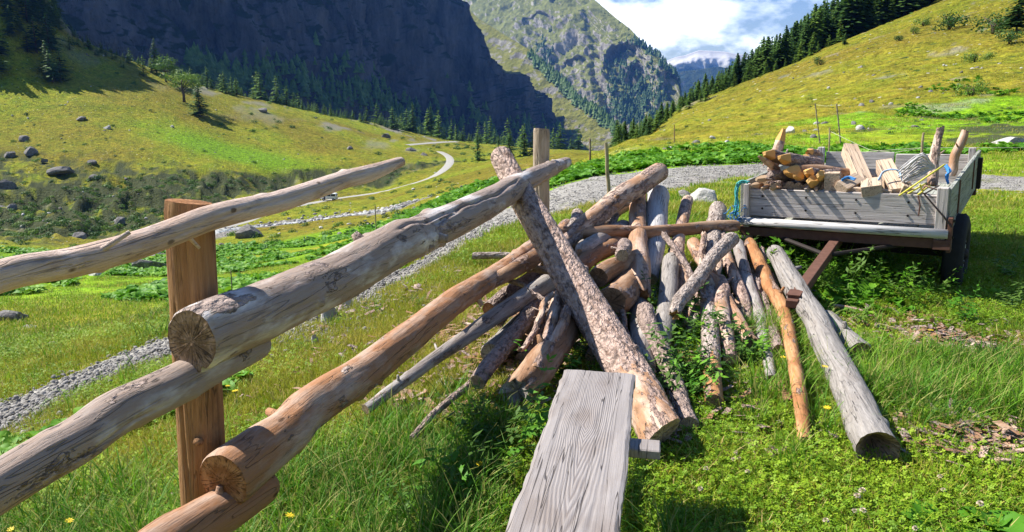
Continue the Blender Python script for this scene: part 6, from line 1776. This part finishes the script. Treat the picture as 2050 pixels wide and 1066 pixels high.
for s in (-1, 1):
    for (a, b, c, d) in ((.35, 1.35, .35, 1.15), (-.75, .22, -.75, .22), (-2.15, -.88, -2.15, -.88)):
        v = [(a, s * .935, 1.28), (b, s * .935, 1.28), (d if b > 1 else b, s * .935, 1.86), (c, s * .935, 1.86)]; m = MB(); m.add(v + [(x, s * .90, z) for x, _, z in v], [(0, 1, 2, 3), (4, 7, 6, 5), (0, 4, 5, 1), (2, 6, 7, 3)]); m.build('window', M_VGL, van)
    for xx in (-1.5, 1.5):
        m = MB(); m.tube([(xx, s * .72, .34), (xx, s * .95, .34)], .34, 20); w = m.build('wheel', M_VBL, van, True); m = MB(); m.tube([(xx, s * .95, .34), (xx, s * .965, .34)], .17, 14); m.build('rim', M_RIM if 'M_RIM' in globals() else MRIM, w)
    m = MB(); m.box((2.40, s * .68, .82), (.08, .30, .18), bev=.02); m.build('headlight', M_LAMP, van)
    m = MB(); m.box((1.28, s * 1.02, 1.34), (.10, .16, .22), bev=.03); m.build('mirror', M_VBL, van)
m = MB(); m.box((2.43, 0, .50), (.12, 1.8, .22), bev=.03); m.build('bumper', M_VBL, van)
m = MB(); m.box((-2.41, 0, .50), (.10, 1.8, .20), bev=.03); m.build('bumper', M_VBL, van)
m = MB(); m.box((-2.36, 0, 1.55), (.04, 1.4, .5), bev=.02); m.build('rear_window', M_VGL, van)
# people by the van
M_SKIN = plain('skin', (.45, .28, .20), .6); 
def person(label, x, y, rz, shirt, trousers, hair, bend_=0.0, arm=.25):
    z = Hs(x, y) + .12; e = empty('person', (x, y, z), (0, 0, rz)); tag(e, label, 'person')
    V = {'pel': (0, 0, .95), 'wst': (0, -.02 - bend_ * .1, 1.1), 'chs': (0, -bend_ * .35, 1.35), 'nek': (0, -.02 - bend_ * .5, 1.5), 'hd': (0, -.03 - bend_ * .6, 1.60), 'tp': (0, -.02 - bend_ * .62, 1.74),
         'lh': (.10, 0, .90), 'lk': (.12, -.05, .50), 'la': (.13, .03, .08), 'lt': (.14, -.14, .04), 'rh': (-.10, 0, .90), 'rk': (-.13, .04, .50), 'ra': (-.14, .06, .08), 'rt': (-.15, -.10, .04),
         'ls': (.19, -bend_ * .35, 1.42), 'le': (.25, -.05 - bend_ * .3, 1.15), 'lw': (.22, -.12 - arm, 1.0), 'lf': (.21, -.16 - arm * 1.3, .95), 'rs': (-.19, -bend_ * .35, 1.42), 're': (-.25, .02 - bend_ * .3, 1.14), 'rw': (-.24, -.05, .90), 'rf': (-.24, -.08, .80)}
    Rr = {'pel': .14, 'wst': .13, 'chs': .15, 'nek': .06, 'hd': .095, 'tp': .075, 'lh': .10, 'lk': .065, 'la': .045, 'lt': .04, 'rh': .10, 'rk': .065, 'ra': .045, 'rt': .04, 'ls': .065, 'le': .045, 'lw': .032, 'lf': .03, 'rs': .065, 're': .045, 'rw': .032, 'rf': .03}
    ks = list(V); E_ = [('pel', 'wst'), ('wst', 'chs'), ('chs', 'nek'), ('nek', 'hd'), ('hd', 'tp'), ('pel', 'lh'), ('lh', 'lk'), ('lk', 'la'), ('la', 'lt'), ('pel', 'rh'), ('rh', 'rk'), ('rk', 'ra'), ('ra', 'rt'), ('chs', 'ls'), ('ls', 'le'), ('le', 'lw'), ('lw', 'lf'), ('chs', 'rs'), ('rs', 're'), ('re', 'rw'), ('rw', 'rf')]
    def skin(nm, keys, edges, mat, grow):
        me = bpy.data.meshes.new(nm); me.from_pydata([V[k] for k in keys], [(keys.index(a), keys.index(b)) for a, b in edges], []); me.materials.append(mat)
        o = bpy.data.objects.new(nm, me); COL.objects.link(o); o.parent = e
        o.modifiers.new('skin', 'SKIN'); o.modifiers.new('sub', 'SUBSURF').levels = 1
        o.modifiers['sub'].render_levels = 1
        for i_, k in enumerate(keys): me.skin_vertices[0].data[i_].radius = (Rr[k] * grow, Rr[k] * grow)
        me.skin_vertices[0].data[0].use_root = True
        return o
    skin('body', ks, E_, M_SKIN, 1.0)
    sk = ['chs', 'wst', 'pel', 'ls', 'le', 'rs', 're']; skin('shirt', sk, [('chs', 'wst'), ('wst', 'pel'), ('chs', 'ls'), ('ls', 'le'), ('chs', 'rs'), ('rs', 're')], plain('shirt_cloth', shirt, .9), 1.22)
    tk = ['pel', 'lh', 'lk', 'la', 'rh', 'rk', 'ra']; skin('trousers', tk, [('pel', 'lh'), ('lh', 'lk'), ('lk', 'la'), ('pel', 'rh'), ('rh', 'rk'), ('rk', 'ra')], plain('trouser_cloth', trousers, .9), 1.25)
    m = MB(); h_ = V['tp']; m.tube([(h_[0], h_[1] + .03, h_[2] - .10), (h_[0], h_[1] + .02, h_[2] - .02), (h_[0], h_[1], h_[2] + .05)], [.10, .105, .05], 12); m.build('hair', plain('hair', hair, .8), e, True)
gx1, gy1 = GR(650, 404, 100); person('person in dark clothes standing at the front of the white minibus', gx1, gy1, 0.4, (.05, .06, .12), (.03, .03, .04), (.04, .03, .02))
gx1, gy1 = GR(642, 402, 100); person('person in a dark jacket a few steps left of the white minibus', gx1, gy1, 2.4, (.06, .05, .06), (.04, .05, .10), (.05, .03, .02), .2)
gx1, gy1 = GR(632, 398, 100); person('person in a red top by the roadside bags', gx1, gy1, 1.2, (.50, .05, .04), (.05, .05, .07), (.10, .06, .03), .3)
gx1, gy1 = GR(625, 398, 100); person('person in a pale top bending beside the one in red', gx1, gy1, -1.0, (.55, .45, .40), (.10, .06, .05), (.05, .03, .02), .9)

# ------------------------------------------------------------------ stakes and wire of the pasture fences
W_STK = wood('stake_wood', (.34, .27, .15), (.46, .38, .22), patch=(.22, .15, .08), patch_amt=.3)
def thin(label, px0, py0, px1, py1, y, wp, mat=W_STK, name='stake', group=None):
    B = PY(px0, py0, y); A = PY(px1, py1, y); A.z = min(A.z, Hs(A.x, A.y) - .1)
    r = wp / 2 / F * y
    return make_log(name, label, [A, B], [r, r * .9], mat, cut=(C_TAN, C_TAN), knots=1, nu=10, dl=.08, cat='stake', group=group, bend=r * .6, seed=int(px0))
thin('slim yellowish stake standing by the path right of the far post', 1213, 286, 1220, 392, 12.2, 8)
thin('short dark stake seen between the far post and the slim yellowish one', 1181, 278, 1180, 300, 27, 4, W_TAN)
thin('thin stake in the meadow right of the near post', 462, 542, 464, 595, 14.5, 2.4, W_BARK)
thin('very thin stake just above the thick middle rail', 751, 412, 752, 440, 26, 2.2, W_BARK)
sa = thin('pale stake holding the wire behind the left part of the trailer', 1661, 256, 1662, 292, 19, 3.2)
sb = thin('pale stake holding the wire behind the right part of the trailer', 1849, 266, 1848, 304, 17, 5)
thin('leaning stake on the hillside, left of a pair', 1632, 208, 1648, 226, 30, 2.2, W_BARK)
thin('leaning stake on the hillside, right of a pair', 1675, 208, 1691, 238, 28, 2.6, W_BARK)
thin('tiny stake low on the hillside above the green belt', 1350, 250, 1351, 268, 40, 2.0, W_TAN)
MWIRE = plain('wire', (.60, .58, .42), .6)
def wire(label, pts, r=.004):
    m = MB(); m.tube(pts, r, 5); o = m.build('fence_wire', MWIRE, None, True); tag(o, label, 'wire', 'wires of the pasture fence')
wire('pale wire running level from behind the trailer to the right edge', [PY(1735, 304, 17.5), PY(1849, 296, 17), PY(1950, 296, 16.5), PY(2120, 296, 16)])
wire('pale wire sagging between the two stakes behind the trailer', [PY(1661, 263, 19), PY(1700, 282, 18.6), PY(1740, 300, 18), PY(1790, 306, 17.5), PY(1849, 296, 17)])
wire('wire between the two leaning stakes on the hillside', [PY(1633, 210, 30), PY(1654, 213, 29), PY(1676, 210, 28)])

# ------------------------------------------------------------------ small flowers
M_PETW = plain('clover_blossom', (.55, .45, .33), .8, 0, .3, 60); M_PETY = plain('yellow_petal', (.80, .58, .02), .6); M_STEM = plain('flower_stem', (.09, .17, .03), .7)
def blossom():
    e = empty('clover_flower', (0, 0, 0)); tag(e, 'pale pink clover blossom in the short grass at the lower right', 'flower', 'clover blossoms in the grass')
    m = MB(); m.tube([(0, 0, 0), (.004, 0, .05), (0, 0, .095)], .0014, 5); m.build('stem', M_STEM, e, True)
    v = []; f = []; rs = np.random.default_rng(3)
    for k in range(60):
        d = rs.normal(0, 1, 3); d /= np.linalg.norm(d); d[2] = abs(d[2]) - .2; p = np.array([0, 0, .10]) + d * .008; q_ = np.array([0, 0, .10]) + d * .0165; w = np.cross(d, (0, 0, 1.)); w = w / (np.linalg.norm(w) + 1e-6) * .0028; b = len(v)
        v += [tuple(p - w * .5), tuple(p + w * .5), tuple(q_ + w), tuple(q_ - w)]; f.append((b, b + 1, b + 2, b + 3))
    mesh_obj('blossom', v, f, M_PETW, e, False); return e
pb = [blossom()]; ub = [False]
for (px, py) in [(1415,928),(1478,905),(1398,960),(1480,895),(1500,938),(1650,1030),(1700,1010),(1730,1020),(1760,870),(1842,1050),(1885,965),(1890,950),(1712,985),(1735,985),(1465,900),(1475,912),(1960,1005)]:
    p = PZ(px, py, .08); o = inst(pb, ub, 0); o.location = (p.x, p.y, Hs(p.x, p.y)); o.rotation_euler = (random.gauss(0, .15), random.gauss(0, .15), random.uniform(0, 6)); o.scale = [random.uniform(.6, .95)] * 3
def yflower():
    e = empty('yellow_flower', (0, 0, 0)); tag(e, 'small bright yellow wild flower', 'flower', 'yellow flowers in the grass')
    m = MB(); m.tube([(0, 0, 0), (.004, 0, .07), (0, 0, .13)], .0014, 5); m.build('stem', M_STEM, e, True)
    v = []; f = []
    for k in range(14):
        a = k * .449 * 1.0; b = len(v); z = .13 + .003 * (k % 2)
        for rr, dd in ((0, 0), (.011, .25), (.017, 0), (.011, -.25)): v.append((rr * math.cos(a + dd), rr * math.sin(a + dd), z + rr * .15))
        f.append((b, b + 1, b + 2, b + 3))
    mesh_obj('petals', v, f, M_PETY, e, False); return e
pb2 = [yflower()]; ub2 = [False]
for (px, py) in [(1658,826),(1853,665),(1862,672),(1645,745),(288,755),(475,790),(955,935),(430,975),(1640,620),(35,1040),(130,1040),(560,1050),(452,770),(1570,720)]:
    z = float(z0(PZ(px, py, 0).x)) + .12; p = PZ(px, py, z); o = inst(pb2, ub2, 0); o.location = (p.x, p.y, Hs(p.x, p.y)); o.rotation_euler = (random.gauss(0, .15), random.gauss(0, .15), random.uniform(0, 6)); o.scale = [random.uniform(.9, 1.3)] * 3
# bits of bark and a dead branch on the bare earth at the right
for k, (px, py, dx, dy, w, lab, mt) in enumerate([(1968,890,60,-18,10,'dead branch piece on the bare earth at the right',W_BARK),(1985,925,40,6,14,'flat bark scrap below the dead branch piece',W_TAN),(1940,908,34,10,8,'small bark scrap left of the flat one',W_TAN),(1668,612,60,12,7,'stick lying in front of the dock plants by the trailer',W_PEEL),(1700,640,40,12,6,'short stick in the worn grass by the trailer',W_TAN),(2030,870,30,20,9,'bark scrap at the right edge',W_BARK),(590,790,70,-28,5,'pale thin stick in the grass between the rails',W_PEEL)]):
    z = float(z0(PZ(px, py, 0).x)) + .04; A = PZ(px, py, z); B = PZ(px + dx, py + dy, z); make_log('twig', lab, [A, B], [w / 2 / F * depth(A)] * 2, mt, nu=10, knots=2, cat='twig', amp=.2, seed=800 + k, bend=.01)
